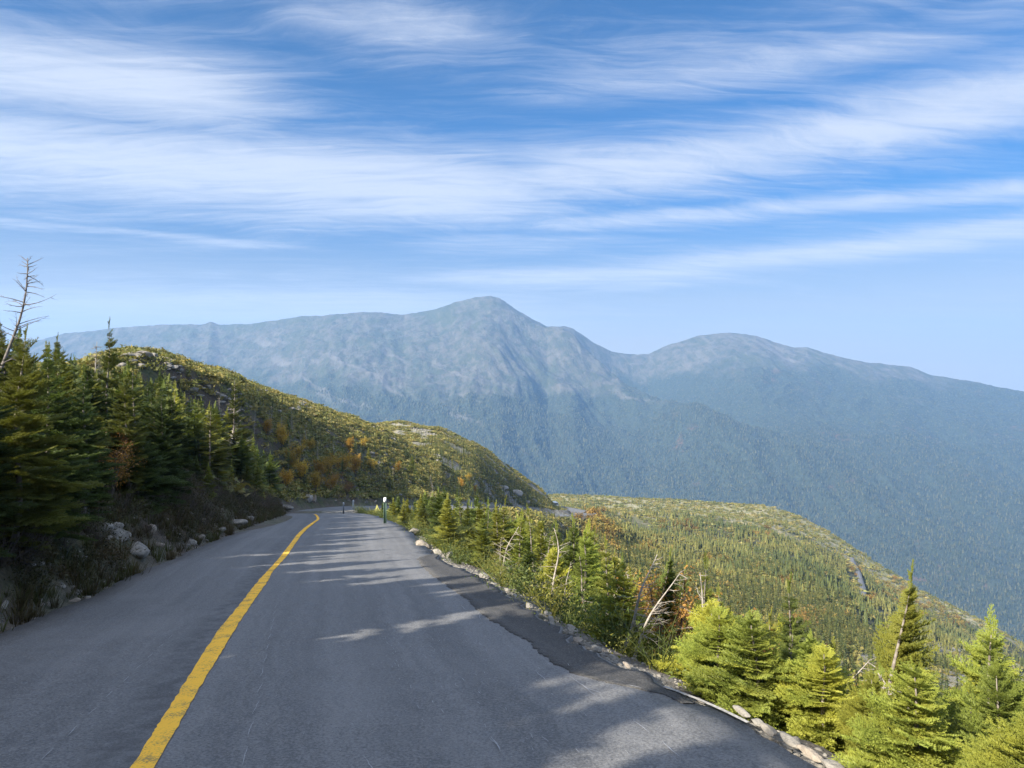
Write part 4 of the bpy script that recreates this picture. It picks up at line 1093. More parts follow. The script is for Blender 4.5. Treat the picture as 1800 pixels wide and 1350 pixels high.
# ------------------------------------------------------------------ uphill side: firs on the bank, in shade
LTOP = top_limit([(-600, 540), (-100, 560), (0, 566), (30, 570), (60, 585), (85, 600), (110, 610), (140, 630), (165, 650), (200, 640), (235, 650), (270, 665), (300, 655), (330, 690), (380, 700),
                  (420, 730), (460, 775), (490, 800), (520, 830), (560, 862), (620, 880)])
feature(TOPSNAG, -22, 16.5, 448, "tall dead spruce top leaning right against the sky above the dark firs", "dead tree", None, 0.0, (0, 0.10), wide=0.8)
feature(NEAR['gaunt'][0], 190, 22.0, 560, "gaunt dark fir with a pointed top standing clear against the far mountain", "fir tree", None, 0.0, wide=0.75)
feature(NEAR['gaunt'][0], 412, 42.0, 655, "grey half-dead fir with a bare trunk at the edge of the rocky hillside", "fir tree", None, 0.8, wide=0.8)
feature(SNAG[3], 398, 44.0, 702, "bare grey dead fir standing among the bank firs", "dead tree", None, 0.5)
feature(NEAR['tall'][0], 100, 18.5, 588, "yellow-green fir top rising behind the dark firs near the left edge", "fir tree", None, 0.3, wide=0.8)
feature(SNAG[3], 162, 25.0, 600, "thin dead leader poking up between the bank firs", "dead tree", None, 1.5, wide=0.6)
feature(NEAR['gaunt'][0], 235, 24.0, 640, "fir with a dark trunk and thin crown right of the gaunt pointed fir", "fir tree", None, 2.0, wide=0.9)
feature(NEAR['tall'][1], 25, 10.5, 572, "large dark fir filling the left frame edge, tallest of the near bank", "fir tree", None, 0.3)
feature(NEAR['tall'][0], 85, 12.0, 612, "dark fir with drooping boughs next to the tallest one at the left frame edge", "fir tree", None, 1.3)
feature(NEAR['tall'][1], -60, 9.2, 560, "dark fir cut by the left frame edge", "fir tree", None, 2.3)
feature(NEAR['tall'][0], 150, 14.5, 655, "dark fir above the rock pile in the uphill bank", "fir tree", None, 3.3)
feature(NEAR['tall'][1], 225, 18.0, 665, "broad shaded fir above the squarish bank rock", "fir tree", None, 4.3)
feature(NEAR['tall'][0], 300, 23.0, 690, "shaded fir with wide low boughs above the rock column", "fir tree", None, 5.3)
pts = []; cand = []; tries = 0
while tries < 9000 and len(cand) < 120:
    tries += 1
    y = rng.uniform(-3, 64) if rng.rand() < 0.85 else rng.uniform(-3, 20); x = rng.uniform(-40, -3)
    D_, S_, Z_ = road_query([x], [y]); D_ = D_[0]
    if S_[0] > 0 or D_ < 1.35 or D_ > 17: continue
    if y > 2 and 900 + F * x / y < -260: continue
    if y <= 2 and D_ > 9: continue
    if not far_enough(x, y, np.interp(D_, [2, 4, 15], [0.85, 1.15, 1.8])): continue
    H = rng.uniform(2.8, 4.4) * np.interp(D_, [2.2, 3.5], [0.8, 1.0])
    H = limit_height(x, y, H, LTOP, rng.uniform(0.82, 1.0))
    if H < 0.8: continue
    pts.append((x, y)); cand.append((x, y, H, D_))
ns_ = 0
while ns_ < 42:
    y = 4 + 56 * rng.rand() ** 1.2; x = rng.uniform(-24, -6)
    D_, S_, Z_ = road_query([x], [y]); D_ = D_[0]
    if S_[0] > 0 or D_ < 1.15 or D_ > 2.6 or not far_enough(x, y, 0.6) or 900 + F * x / y < -120: continue
    q_ = min(np.hypot(x - a[0], y - a[1]) for a in BANKP)
    if q_ < 1.0: continue
    pts.append((x, y)); cand.append((x, y, rng.uniform(1.0, 1.8), D_)); ns_ += 1
cand.sort(key=lambda c: -c[2] / max(c[1], 3))
for i, (x, y, H, D_) in enumerate(cand):
    r = rng.rand(); near_ = y < 30
    if i >= 96: REST.append((x, y, gz(x, y) - 0.05, H)); continue
    if H < 1.9 and near_: pr = NEAR['skirt'][0]
    elif near_: pr = NEAR['tall'][i % 2] if r < 0.75 else (NEAR['gaunt'][0] if r < 0.9 else NEAR['full'][1])
    else: pr = MID['full'][i % 2] if r < 0.75 else MID['thin'][0]
    u_ = 900 + F * x / max(y, 2)
    zt = [(-60, "just outside the left frame edge"), (60, "at the left frame edge"), (150, "beside the drooping dark fir"), (215, "above the bank rock pile"), (275, "above the squarish bank rock"), (345, "above the rock column"), (400, "before the grey half-dead fir"),
          (450, "under the grey half-dead fir"), (500, "above the brown bank slab"), (9999, "by the upright boulders before the bend")]
    form = "slender" if pr is MID['thin'][0] or pr is NEAR['gaunt'][0] else ("tall" if H > 3.2 else "broad" if H > 2.3 else "low")
    lb = "%s dark %s fir on the uphill side %s" % (form, "front-row" if D_ < 3 else "second-row" if D_ < 6 else "third-row" if D_ < 10 else "rearmost", zone(u_, zt))
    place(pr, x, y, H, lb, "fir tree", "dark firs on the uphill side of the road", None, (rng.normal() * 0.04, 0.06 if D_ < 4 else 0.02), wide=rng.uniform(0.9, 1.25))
REST = np.array(REST); nR = len(REST); sR = REST[:, 3] / 2.5
print("rest", nR)
o_ = stuff("roadside_forest", "smaller half hidden firs filling in both sides of the road", "forest", [MID['full'][0]['arr'], MID['full'][1]['arr'], MID['thin'][0]['arr']], M_FIRR, REST[:, :3], sR, rng.uniform(0, 6.28, nR), rng.randint(0, 3, nR), rng.rand(nR), sR * rng.uniform(0.85, 1.2, nR))
# the same wood goes on beside and behind the camera (it throws the shade on the road)
pos = []; 
pts = []
while len(pos) < 300:
    y = rng.uniform(-32, 6); x = rng.uniform(-30, 0)
    D_, S_, Z_ = road_query([x], [y]); D_ = D_[0]
    if S_[0] > 0 or D_ < 2.6 or D_ > 18 or not far_enough(x, y, 0.85): continue
    if y > 1.0 and 900 + F * x / y > -230: continue
    pts.append((x, y)); pos.append((x, y, gz(x, y) - 0.05))
pos = np.array(pos); n = len(pos)
hid = []
while len(hid) < 330:
    y = rng.uniform(5, 64); x = rng.uniform(-42, -6)
    D_, S_, Z_ = road_query([x], [y]); D_ = D_[0]
    if S_[0] > 0 or D_ < 2.2 or D_ > 16: continue
    H = limit_height(x, y, rng.uniform(2.8, 4.2), LTOP, 0.93)
    if H < 1.2: continue
    hid.append((x, y, gz(x, y) - 0.05, H / 3.2))
hid = np.array(hid)
MIDA = [two_mat(*fir(s_, h_, r_, l_, whorl=w_, per=p_)[:2]) for s_, h_, r_, l_, w_, p_ in ((81, 3.0, 0.85, 2, 0.11, 10), (82, 3.4, 0.95, 2, 0.12, 10), (83, 3.2, 0.85, 1, 0.30, 6))]
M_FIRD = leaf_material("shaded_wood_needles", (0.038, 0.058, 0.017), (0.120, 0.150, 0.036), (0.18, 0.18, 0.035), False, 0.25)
def pstuff(name, label, cat, protos, mat, pos, s0, s1, sxy=(0.9, 1.2), lean=None, zs=None, rn=None):
    n = len(pos); sc = rng.uniform(s0, s1, n) if zs is None else zs
    return stuff(name, label, cat, protos, mat, pos, sc, rng.uniform(0, 6.28, n), rng.randint(0, len(protos), n), rng.rand(n) if rn is None else rn, sc * rng.uniform(*sxy, n), lean)
pos = np.vstack([pos, hid[:, :3]])
zs_ = np.concatenate([rng.uniform(1.12, 1.68, n), hid[:, 3]]); m_ = len(pos)
wh_ = np.where(np.arange(m_) < n, rng.randint(0, 2, m_), 2)
stuff("bank_forest", "rest of the dark fir wood on the uphill bank beside the camera", "forest", MIDA, M_FIRD, pos, zs_, rng.uniform(0, 6.28, m_), wh_, rng.rand(m_), zs_ * rng.uniform(0.85, 1.15, m_))

def field0(n, box, cond):
    x = rng.uniform(box[0], box[1], n); y = rng.uniform(box[2], box[3], n)
    z, D_, S_, W_ = height(x, y, True)
    u = 900 + F * x / np.maximum(y, 4)
    k = cond(x, y, z, D_, S_, W_, u)
    return np.stack([x[k], y[k], z[k], D_[k]], 1)
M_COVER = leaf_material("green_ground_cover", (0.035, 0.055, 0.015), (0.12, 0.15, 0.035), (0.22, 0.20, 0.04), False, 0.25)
p = field0(9000, (-20, 70, 8, 75), lambda x, y, z, D_, S_, W_, u: (S_ > 0) & (D_ > 7) & (D_ < 60) & (u > 620) & (u < 2600))
hl_ = np.array([min(rng.uniform(1.4, 3.0), (-(RTOP(900 + F * a[0] / a[1]) + 12 - 675) / F * a[1] - a[2])) for a in p])
ok_ = hl_ > 0.6
p2 = p[ok_][:1200]; hl_ = hl_[ok_][:1200]
MIDC = [two_mat(*fir(s_, 2.4, 0.6, 2, whorl=0.2, per=7)[:2]) for s_ in (86, 87)]
pstuff("lower_slope_forest", "small firs crowding the slope beneath the roadside fringe", "forest", MIDC, M_FIRR, p2[:, :3], 1, 1, (0.8, 1.2), None, hl_ / 2.5)
pstuff("lower_slope_scrub", "low scrub beneath the roadside fringe", "shrubs", BLOB, M_COVER, p[:5000, :3], 0.5, 1.3, (1.0, 1.6))
# undergrowth on the bank: dry grass tufts and bare twig bushes
def tuft(seed, n=34, h=0.30):
    rs = np.random.RandomState(seed); mb = MB()
    for i in range(n):
        a = rs.uniform(0, 6.28); r = abs(rs.normal()) * 0.07; b = np.array([math.cos(a) * r, math.sin(a) * r, -0.03]); l = h * rs.uniform(0.5, 1.15)
        e = b + np.array([math.cos(a) * l * rs.uniform(0.2, 0.8), math.sin(a) * l * rs.uniform(0.2, 0.8), l * rs.uniform(0.4, 1)])
        mmid = (b + e) / 2 + [0, 0, l * 0.15]; wv = np.array([-math.sin(a), math.cos(a), 0]) * 0.006
        mb.add([b - wv, b + wv, mmid - wv * 0.8, mmid + wv * 0.8, e], [(0, 1, 3), (0, 3, 2), (2, 3, 4)], [0.2, 0.2, 0.5, 0.5, 1.0])
    return mb.arrays()
def twigs(seed, n=16, h=0.5):
    rs = np.random.RandomState(seed); mb = MB()
    for i in range(n):
        a = rs.uniform(0, 6.28); l = h * rs.uniform(0.5, 1.2); t_ = rs.uniform(0.15, 1.1)
        e = np.array([math.cos(a) * math.sin(t_) * l, math.sin(a) * math.sin(t_) * l, math.cos(t_) * l])
        q = np.array([e * 0 - [0, 0, 0.03], e * 0.5 + rs.uniform(-1, 1, 3) * 0.05 * h, e]); mb.tube(q, [0.006, 0.004, 0.0015], 3, 0.5)
        for _ in range(3):
            k = rs.uniform(0.3, 0.9); e2 = e * k + rs.normal(size=3) * 0.12 * h + [0, 0, 0.05]; mb.tube([e * k, e2], [0.003, 0.001], 3, 0.7)
    return mb.arrays()
def shrubby(seed, n=420, r=0.28, h=0.30, ls=0.010):
    rs = np.random.RandomState(seed); mb = MB()
    c = rs.normal(size=(n, 3)) * [r * 0.5, r * 0.5, h * 0.3] + [0, 0, h * 0.5]; c[:, 2] = np.abs(c[:, 2])
    d1 = rs.normal(size=(n, 3)) * ls; d2 = rs.normal(size=(n, 3)) * ls
    V = np.stack([c - d1, c + d1, c + d2 * 1.3], 1).reshape(-1, 3)
    mb.add(V, np.arange(len(V)).reshape(-1, 3), np.repeat(rs.rand(n), 3)); return mb.arrays()
def scatter(n, cond, y0, y1, x0, x1, powy=1.0):
    out = []
    tot = 0
    while tot < n:
        y = y0 + (y1 - y0) * rng.rand(n * 3) ** powy; x = rng.uniform(x0, x1, n * 3)
        D_, S_, Z_ = road_query(x, y); k = cond(x, y, D_, S_)
        p = np.stack([x[k], y[k]], 1); out.append(p); tot += len(p)
    p = np.concatenate(out)[:n]
    z = height(p[:, 0], p[:, 1]); q = np.column_stack([p, z]); return q[clear(q[:, 0], q[:, 1])]
p = scatter(5200, lambda x, y, D_, S_: (S_ < 0) & (D_ > 0.10) & (D_ < 4.5) & (rng.rand(len(x)) < np.exp(-D_ / 2.5)), -4, 62, -30, 2, 1.3)
pstuff("dry_grass", "brown and olive grass tufts covering the shaded uphill bank", "grass", [tuft(1), tuft(2, 40, 0.36), tuft(3, 26, 0.2)], M_GRASS, p, 0.45, 1.2)
p = scatter(1500, lambda x, y, D_, S_: (S_ < 0) & (D_ > 0.5) & (D_ < 4.2), -4, 60, -30, 2, 1.3)
pstuff("undergrowth", "bare reddish twigs tangled over the shaded uphill bank", "undergrowth", [twigs(1), twigs(2, 20, 0.65), twigs(3, 12, 0.35)], M_TWIG, p, 0.5, 1.25)
p = scatter(2200, lambda x, y, D_, S_: (S_ < 0) & (D_ > 0.3) & (D_ < 6.0), -4, 62, -30, 2, 1.2)
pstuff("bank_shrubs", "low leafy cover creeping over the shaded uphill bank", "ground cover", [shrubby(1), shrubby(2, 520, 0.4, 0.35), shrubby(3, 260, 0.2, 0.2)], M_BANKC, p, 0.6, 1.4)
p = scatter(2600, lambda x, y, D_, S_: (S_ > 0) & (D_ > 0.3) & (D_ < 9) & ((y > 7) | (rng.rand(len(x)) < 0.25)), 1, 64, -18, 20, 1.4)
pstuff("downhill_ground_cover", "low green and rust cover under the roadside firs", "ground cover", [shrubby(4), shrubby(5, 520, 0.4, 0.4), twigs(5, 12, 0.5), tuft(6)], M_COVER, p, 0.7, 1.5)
p = field0(34000, (-30, 120, 40, 300), lambda x, y, z, D_, S_, W_, u: (S_ > 0) & (D_ > 2.0) & (D_ < 110) & (u > 660) & (u < 1500) & (y > 48))
k_ = p[:, 3] < 16
pstuff("downhill_scrub", "low shrubs covering the slope below the far stretch of road", "shrubs", BLOB, M_SHRUBF, p[:9000, :3], 0.7, 1.8, (1.0, 1.6))
q = p[9000:12800]
pstuff("downhill_forest", "small firs massed on the slope below the far stretch of road", "forest", FAR, M_FIRF, q[:, :3], 1, 1, (0.8, 1.1), None, np.interp(q[:, 3], [2, 8, 20, 60], [0.22, 0.3, 0.7, 1.1]) * rng.uniform(0.6, 1.25, len(q)))
# gravel and rubble along the downhill edge
RK = [rock(100 + i, f) for i, f in enumerate((0.7, 0.55, 0.8, 0.35, 0.30, 0.65, 0.75, 0.45, 0.4, 0.6))]
RKA = [(v, t, np.zeros(len(v))) for v, t in [rock(150 + i, 0.6, 7, 1) for i in range(4)]]
p = scatter(2600, lambda x, y, D_, S_: (S_ > 0) & (D_ > -0.5) & (D_ < 0.75) & (rng.rand(len(x)) < np.where(D_ < 0, 0.10, np.exp(-D_ / 0.3))), 1.5, 62, -18, 6, 1.3)
o_ = pstuff("gravel", "loose pale gravel along the downhill asphalt edge", "gravel", RKA, M_ROCK, p, 0.010, 0.045, (1.0, 1.5))
p = scatter(700, lambda x, y, D_, S_: (S_ < 0) & (D_ > 0.0) & (D_ < 3.0) & (rng.rand(len(x)) < np.exp(-D_ / 0.8)), 1.5, 62, -20, 2, 1.3)
pstuff("bank_rubble", "small broken stones scattered at the foot of the bank", "rubble", RKA, M_ROCK, p, 0.015, 0.08, (1.0, 1.4))

# ------------------------------------------------------------------ rocks as things
RME = [mesh_from("rock", v, t, M_ROCK) for v, t in RK]
def put_rock(k, x, y, sx, sy, sz, rz, label, group=None, name="rock", tilt=0.0, z=None, cat="rock"):
    o = ob(name, RME[k % len(RME)]); o.location = (x, y, (gz(x, y) if z is None else z) + sz * 0.15)
    o.scale = (sx, sy, sz); o.rotation_euler = (rng.uniform(-0.2, 0.2), tilt, rz)
    return setp(o, label, cat, group)
def rock_at(u, v, w_px, k, label, group=None, asp=(1, 0.8, 0.8), rz=None, **kw):
    D = hit(u, v, 2.5); s = w_px * D.y / F / 2 / 0.85
    return put_rock(k, D.x, D.y, s * asp[0], s * asp[1], s * asp[2], rng.uniform(0, 6.28) if rz is None else rz, label, group, z=D.z, **kw)
rock_at(724, 940, 30, 0, "tan rock at the asphalt edge just past the green marker post", rz=0.3)
rock_at(745, 962, 36, 1, "largest grey boulder on the downhill edge, pinkish on its left side", rz=-0.5, asp=(1, 0.8, 0.9))
rock_at(768, 974, 20, 2, "small low grey boulder between the largest boulder and the pointed one", rz=0.2)
rock_at(787, 980, 22, 5, "pointed grey boulder, nearest of the three on the downhill edge", rz=1.2, asp=(1, 0.9, 1.3))
stone_spots = [(840, 1013, 40, 3), (862, 1026, 30, 4), (884, 1037, 24, 7), (905, 1050, 30, 8), (930, 1066, 34, 3), (948, 1078, 34, 4), (968, 1092, 44, 8), (992, 1107, 46, 3), (1015, 1124, 40, 4),
               (1045, 1140, 34, 7), (1075, 1156, 30, 3), (1102, 1168, 26, 8), (1300, 1250, 44, 8), (1335, 1268, 40, 4), (1370, 1284, 52, 3), (1410, 1300, 60, 7), (1455, 1325, 64, 8), (1500, 1345, 70, 4), (1260, 1232, 30, 3)]
names_ = {0: "long white flat stone, farthest of the flat stones on the downhill edge", 6: "pale lichened flat stone where the edge stones are widest", 7: "broad grey flat stone beside the tangle of bare branches"}
for i, (u, v, wpx, k) in enumerate(stone_spots):
    lb = names_.get(i, "pale flat stone at the asphalt edge, " + zone(u, [(880, "beyond the pale branches, far one"), (920, "beside the tangle of pale branches"), (960, "just nearer than the tangle of pale branches"), (1005, "before the widest edge stones"), (1030, "nearest before the leaning dead pair"), (1060, "at the foot of the leaning dead pair"), (1090, "just nearer than the leaning dead pair"), (9999, "where the white line begins")]) if u < 1200 else "pale rubble stone at the asphalt edge under the near fir bushes")
    x, y = spot(u + 4, v)
    q = on_road(u, v); 
    s = wpx * q[1] / F / 2 / 0.8
    k2 = np.argmin(np.abs(RC[:, 1] - q[1])); rz_ = math.atan2(RT[k2][1], RT[k2][0])
    xe = Re[k2][0] + 0.10 + s * 0.1
    put_rock(k, xe, q[1], s * 0.85, s * 0.5, s * 0.5, rz_ + rng.uniform(-0.2, 0.2), lb, None if i in names_ else ("flat stones along the downhill edge" if u < 1200 else "rubble stones under the near fir bushes"), name="edge_stone", z=q[2] - 0.01, cat="stone")
for u, v, wpx, k, lb in bank: rock_at(u, v, wpx * 1.15, k, lb, asp=(1.15, 0.9, 0.95), name="bank_rock")
# boulders round the bend
for i, (u, v, wpx) in enumerate([(628, 868, 14), (643, 886, 10), (660, 884, 8), (590, 884, 7), (612, 886, 6), (905, 870, 30), (885, 860, 18), (925, 885, 16), (860, 872, 14), (700, 872, 12)]):
    rock_at(u, v, wpx, i, ("pale boulder beside the road at the bend" if i < 5 or i == 9 else "grey outcrop boulder above the far stretch of road") if i not in (0, 5) else ("round grey boulder in the shade of the bend" if i == 0 else "largest grey outcrop above the far stretch of road"),
            ("boulders at the bend" if i < 5 or i == 9 else "outcrop boulders above the far road") if i not in (0, 5) else None, name="boulder")
# outcrops on the near hill
oc = []
for u0, v0, n_, sx_, sy_, w0 in ((250, 628, 22, 55, 9, 16), (395, 702, 20, 40, 14, 12), (530, 715, 26, 60, 16, 12), (320, 645, 12, 40, 12, 12), (440, 690, 12, 40, 14, 11), (400, 745, 8, 25, 18, 12)):
    for _ in range(n_):
        oc.append((u0 + rng.normal() * sx_ * 0.5, v0 + rng.normal() * sy_ * 0.5 + (0 if u0 != 530 else 0), w0 * rng.uniform(0.6, 1.6)))
for i, (u, v, wpx) in enumerate(oc):
    lim = float(np.interp(u, [200, 250, 300, 400, 500, 600, 672, 730], [620, 622, 632, 662, 698, 730, 757, 791]))
    D_ = hit(u, max(v, lim + 3), 12); 
    if D_.y > 200: continue
    s = wpx * D_.y / F / 2 / 0.8
    lb = "%s grey rock %s of the near hill" % ("large" if wpx > 17 else "middling" if wpx > 12 else "small", "in the crest outcrop, at the left," if u < 235 else "in the crest outcrop, in the middle," if u < 275 else "in the crest outcrop, at the right," if u < 350 else "in the scree above the grey half-dead fir" if u < 430 else "in the scree above the leftmost birches" if u < 520 else "in the scree above the golden birches")
    put_rock(i, D_.x, D_.y, s * 1.2, s, s * 0.7, rng.uniform(0, 6.28), lb, "grey rocks of the near hill", z=D_.z, name="outcrop_rock")

# ------------------------------------------------------------------ near hill: firs, dead trees, birches, heath
CREST = top_limit([(-300, 650), (120, 658), (200, 630), (300, 638), (400, 655), (500, 690), (600, 721), (672, 748), (730, 782), (770, 808), (785, 840), (800, 880)])
LB = "small fir on the lower slope of the near rocky hill"
n_ind = 0; pts = []; tries = 0
while n_ind < 16 and tries < 5000:
    tries += 1
    u = rng.uniform(250, 780); f = rng.rand() ** 0.8
    top = float(np.interp(u, [250, 400, 500, 600, 672, 730, 780], [660, 700, 735, 765, 790, 820, 855])); bot = 880
    v = top + (bot - top) * f
    p = hit(u, v, 12)
    if p.y > 190 or p.y < 36: continue
    D_, S_, Z_ = road_query([p.x], [p.y])
    if D_[0] < 2.5 or not far_enough(p.x, p.y, 2.2): continue
    pts.append((p.x, p.y)); n_ind += 1
    pr = MID['full'][n_ind % 2] if rng.rand() < 0.6 else MID['thin'][0]
    h_ = rng.uniform(1.6, 3.4); u_ = 900 + F * p.x / p.y
    h_ = min(h_, -(CREST(u_) - 675) / F * p.y - p.z)
    if h_ < 0.8: continue
    v_ = 675 - F * p.z / p.y
    lbz = zone(u_, [(380, "left of the grey half-dead fir"), (480, "left of the birches"), (560, "above the leftmost birches"), (620, "among the golden birches"), (680, "right of the golden birches"), (740, "above the far bend"), (9999, "at the right end")])
    place(pr, p.x, p.y, h_, "%s fir on the near rocky hill, %s, %s" % ("thin" if pr is MID['thin'][0] else "small", "high up" if v_ < 800 else "midway up" if v_ < 850 else "at its foot", lbz), "fir tree", "firs on the lower slope of the near rocky hill", z=p.z, wide=rng.uniform(0.8, 1.3))
HZ = [(380, 'left of the half-dead fir'), (480, 'left of the birches'), (530, 'by the leftmost birches'), (580, 'in the middle of the birches'), (640, 'by the rightmost birches'), (690, 'above the bend'), (740, 'right of the bend'), (9999, 'at its right end')]
def hv(v): return 'high' if v < 770 else 'midway up' if v < 830 else 'low down'
for i in range(16):
    u = rng.uniform(380, 760); v = float(np.interp(u, [380, 500, 600, 672, 760], [720, 760, 790, 815, 850])) + rng.uniform(0, 50)
    p = hit(u, v, 12)
    if p.y > 190: continue
    place(SNAG[3], p.x, p.y, rng.uniform(2.0, 3.6), "thin dead fir %s on the near rocky hill, %s" % (hv(v), zone(u, HZ)), "dead tree", "dead firs on the near rocky hill", z=p.z, wide=0.8)
for i, (u, v, h_) in enumerate([(495, 795, 3.0), (578, 845, 3.2), (560, 848, 2.6), (600, 838, 3.4), (625, 842, 3.4), (520, 815, 2.4), (615, 800, 2.6), (655, 832, 2.2), (700, 835, 2.2), (545, 800, 2.2), (555, 872, 2.6), (580, 868, 2.2),
                                (470, 770, 2.0), (640, 790, 2.0), (810, 862, 2.6), (822, 850, 2.4), (835, 868, 2.0), (530, 848, 2.6), (510, 835, 2.6), (505, 862, 2.2)]):
    p = hit(u, v, 14)
    lb = "%s golden birch %s on the near rocky hill, %s" % ("large" if h_ > 2.8 else "small", hv(v), zone(u, HZ)) if u < 760 else "%s golden birch at the foot of the second hill" % ("topmost" if v < 855 else "leftmost" if u < 815 else "lowest")
    place(BIRCH[i % 2], p.x, p.y, h_, lb, "birch", "golden birches on the hills past the bend", z=p.z)
for i, (u, v, h_) in enumerate([(560, 862, 1.6), (590, 858, 2.0), (610, 872, 1.6), (500, 780, 1.4), (180, 860, 1.4), (195, 880, 1.3)]):
    p = hit(u, v, 8)
    lb = "rust brown shrub %s on the near rocky hill, %s" % (hv(v), zone(u, HZ)) if u > 300 else "reddish bare shrub in the shaded uphill bank"
    place(RUST[i % 2], p.x, p.y, h_, lb, "shrub", "rust brown shrubs on the uphill side", z=p.z)

def field(n, box, cond):
    """random ground points (x, y, z) with extra information for the condition"""
    x = rng.uniform(box[0], box[1], n); y = rng.uniform(box[2], box[3], n)
    z, D_, S_, W_ = height(x, y, True)
    u = 900 + F * x / np.maximum(y, 4)
    k = cond(x, y, z, D_, S_, W_, u)
    return np.stack([x[k], y[k], z[k]], 1)
# heath cover on both hills
p = field(130000, (-110, 60, 30, 320), lambda x, y, z, D_, S_, W_, u: ((W_ == 0) | (D_ < 9)) & (D_ > 1.2) & (S_ <= 0) & (u > -260) & (u < 820) & (y < 190) & ((fbm(x / 4, y / 4, 3, 51) > 0.36) | (D_ < 12)))
pstuff("heath_shrubs", "low olive and rust heath shrubs carpeting the near rocky hill", "shrubs", BLOB, M_SHRUBF, p[:26000], 0.25, 0.75, (1.0, 1.6))
p = field(60000, (-70, 60, 110, 330), lambda x, y, z, D_, S_, W_, u: (D_ > 2.5) & (W_ == 1) & (u > 640) & (u < 1010) & (fbm(x / 6, y / 6, 3, 53) > 0.46))
pstuff("second_hill_shrubs", "low green shrubs dotted over the pale second hill", "shrubs", BLOB, M_SHRUBF, p[:15000], 0.3, 0.95, (1.0, 1.6))
p = field(20000, (-110, 60, 40, 320), lambda x, y, z, D_, S_, W_, u: (D_ > 3) & (W_ == 0) & (S_ <= 0) & (u > 120) & (u < 800) & (y < 200) & (y > 45) & (D_ < 42) & (y < HILL1(u)[0] - 24) & (rng.rand(len(x)) < 0.45 * (1 - D_ / 60)))
p = p[:2900]; u_ = 900 + F * p[:, 0] / p[:, 1]
al_ = np.minimum(rng.uniform(0.35, 0.95, len(p)), (-(np.array([CREST(q) for q in u_]) - 675) / F * p[:, 1] - p[:, 2]) / 3.2)
p = p[al_ > 0.25]; al_ = al_[al_ > 0.25]
pstuff("hillside_forest", "rest of the small firs on the near rocky hill", "forest", FAR, M_FIRF, p, 1, 1, (0.9, 1.2), None, al_)
p = field(16000, (-70, 60, 110, 330), lambda x, y, z, D_, S_, W_, u: (D_ > 2.0) & (W_ == 1) & (u > 690) & (u < 1005) & (rng.rand(len(x)) < np.where(D_ < 28, 0.55, 0.04)) & (y < HILL2(u)[0] - 20))
pstuff("second_hill_forest", "small firs massed at the foot of the second hill", "forest", FAR, M_FIRF, p[:2400], 0.4, 1.0)
def rocks_on(p, s0, s1, name, label):
    pstuff(name, label, "rocks", RKA, M_ROCK, p, s0, s1, (1.0, 1.5))
p = field(30000, (-110, 60, 40, 330), lambda x, y, z, D_, S_, W_, u: (D_ > 4) & (W_ == 0) & (S_ <= 0) & (u > 120) & (u < 800) & (y < 200) & (fbm(x / 9, y / 9, 4, 57) > np.where(D_ > 40, 0.52, 0.62)))
rocks_on(p[:2600], 0.12, 0.65, "hillside_rubble", "smaller grey rocks strewn over the near rocky hill")
p = field(30000, (-70, 60, 110, 330), lambda x, y, z, D_, S_, W_, u: (D_ > 4) & (W_ == 1) & (u > 640) & (u < 1000) & (fbm(x / 9, y / 9, 4, 58) > 0.55))
rocks_on(p[:3000], 0.12, 0.55, "second_hill_rubble", "pale rocks strewn over the second hill")

# ------------------------------------------------------------------ ridge shoulder forest
def ridge(x, y, z, D_, S_, W_, u):
    m = fbm(x / 70, y / 70, 4, 41) + 0.35 * sstep(y, 430, 640) - 0.25 * sstep(u, 1280, 1480)
    dens = 1 - sstep(m, 0.40, 0.58) * sstep(y, 300, 480) * 0.93
    return (u > 860) & (u < 2150) & (D_ > 9) & (y > 24) & ((W_ == 2) | (u > 1050)) & (rng.rand(len(x)) < dens * (0.35 + 0.65 * sstep(fbm(x / 11, y / 17, 3, 49), 0.36, 0.55)))
p = field(64000, (-10, 460, 60, 720), ridge)
# keep the lower road clear
rp = np.array([hit(a, b)[:2] for a, b in lower_road_pts])
dmin = np.min(np.linalg.norm(p[:, None, :2] - rp[None], axis=2), 1)
lr_d = (rp[-1] - rp[0]); 
tt = np.clip(((p[:, :2] - rp[0]) @ lr_d) / (lr_d @ lr_d), 0, 1); dl = np.linalg.norm(p[:, :2] - (rp[0] + tt[:, None] * lr_d), axis=1)
vis = (dl > 5) & (dmin > 5)
p = p[vis]
nearp = p[p[:, 1] < 230][:5600]; farp = p[p[:, 1] >= 230][:30000]
print("ridge trees", len(nearp), len(farp))
pstuff("near_ridge_forest", "dense small firs filling the hollow below the road", "forest", FAR, M_FIRF, nearp, 0.6, 1.5)
sz = rng.uniform(1.8, 4.2, len(farp)) * np.interp(farp[:, 1], [230, 500, 700], [1.0, 0.9, 0.6])
pstuff("ridge_forest", "pointed firs massed over the ridge shoulder", "forest", MINI, M_FIRF, farp, 1, 1, (0.9, 1.3), None, sz * (0.65 + 0.8 * fbm(farp[:, 0] / 14, farp[:, 1] / 22, 3, 47)), np.clip(rng.rand(len(farp)) * 0.55 + (fbm(farp[:, 0] / 30, farp[:, 1] / 45, 4, 48) - 0.5) * 2.2 + 0.25, 0, 0.99))
p = field(26000, (-10, 420, 120, 720), lambda x, y, z, D_, S_, W_, u: (u > 960) & (u < 2100) & ((W_ == 2) | (u > 1050)) & (y > 130) & (D_ > 8))
pstuff("ridge_scrub", "low olive scrub between the trees of the ridge shoulder", "shrubs", BLOB, M_SHRUBF, p[:9000], 0.7, 2.0, (1.2, 2.2))
def au(u, v, n, su, sv):
    out = []
    for _ in range(n):
        q = hit(u + rng.normal() * su, v + rng.normal() * sv, 30)
        if q.y < 800: out.append(q[:])
    return out
A_ = []
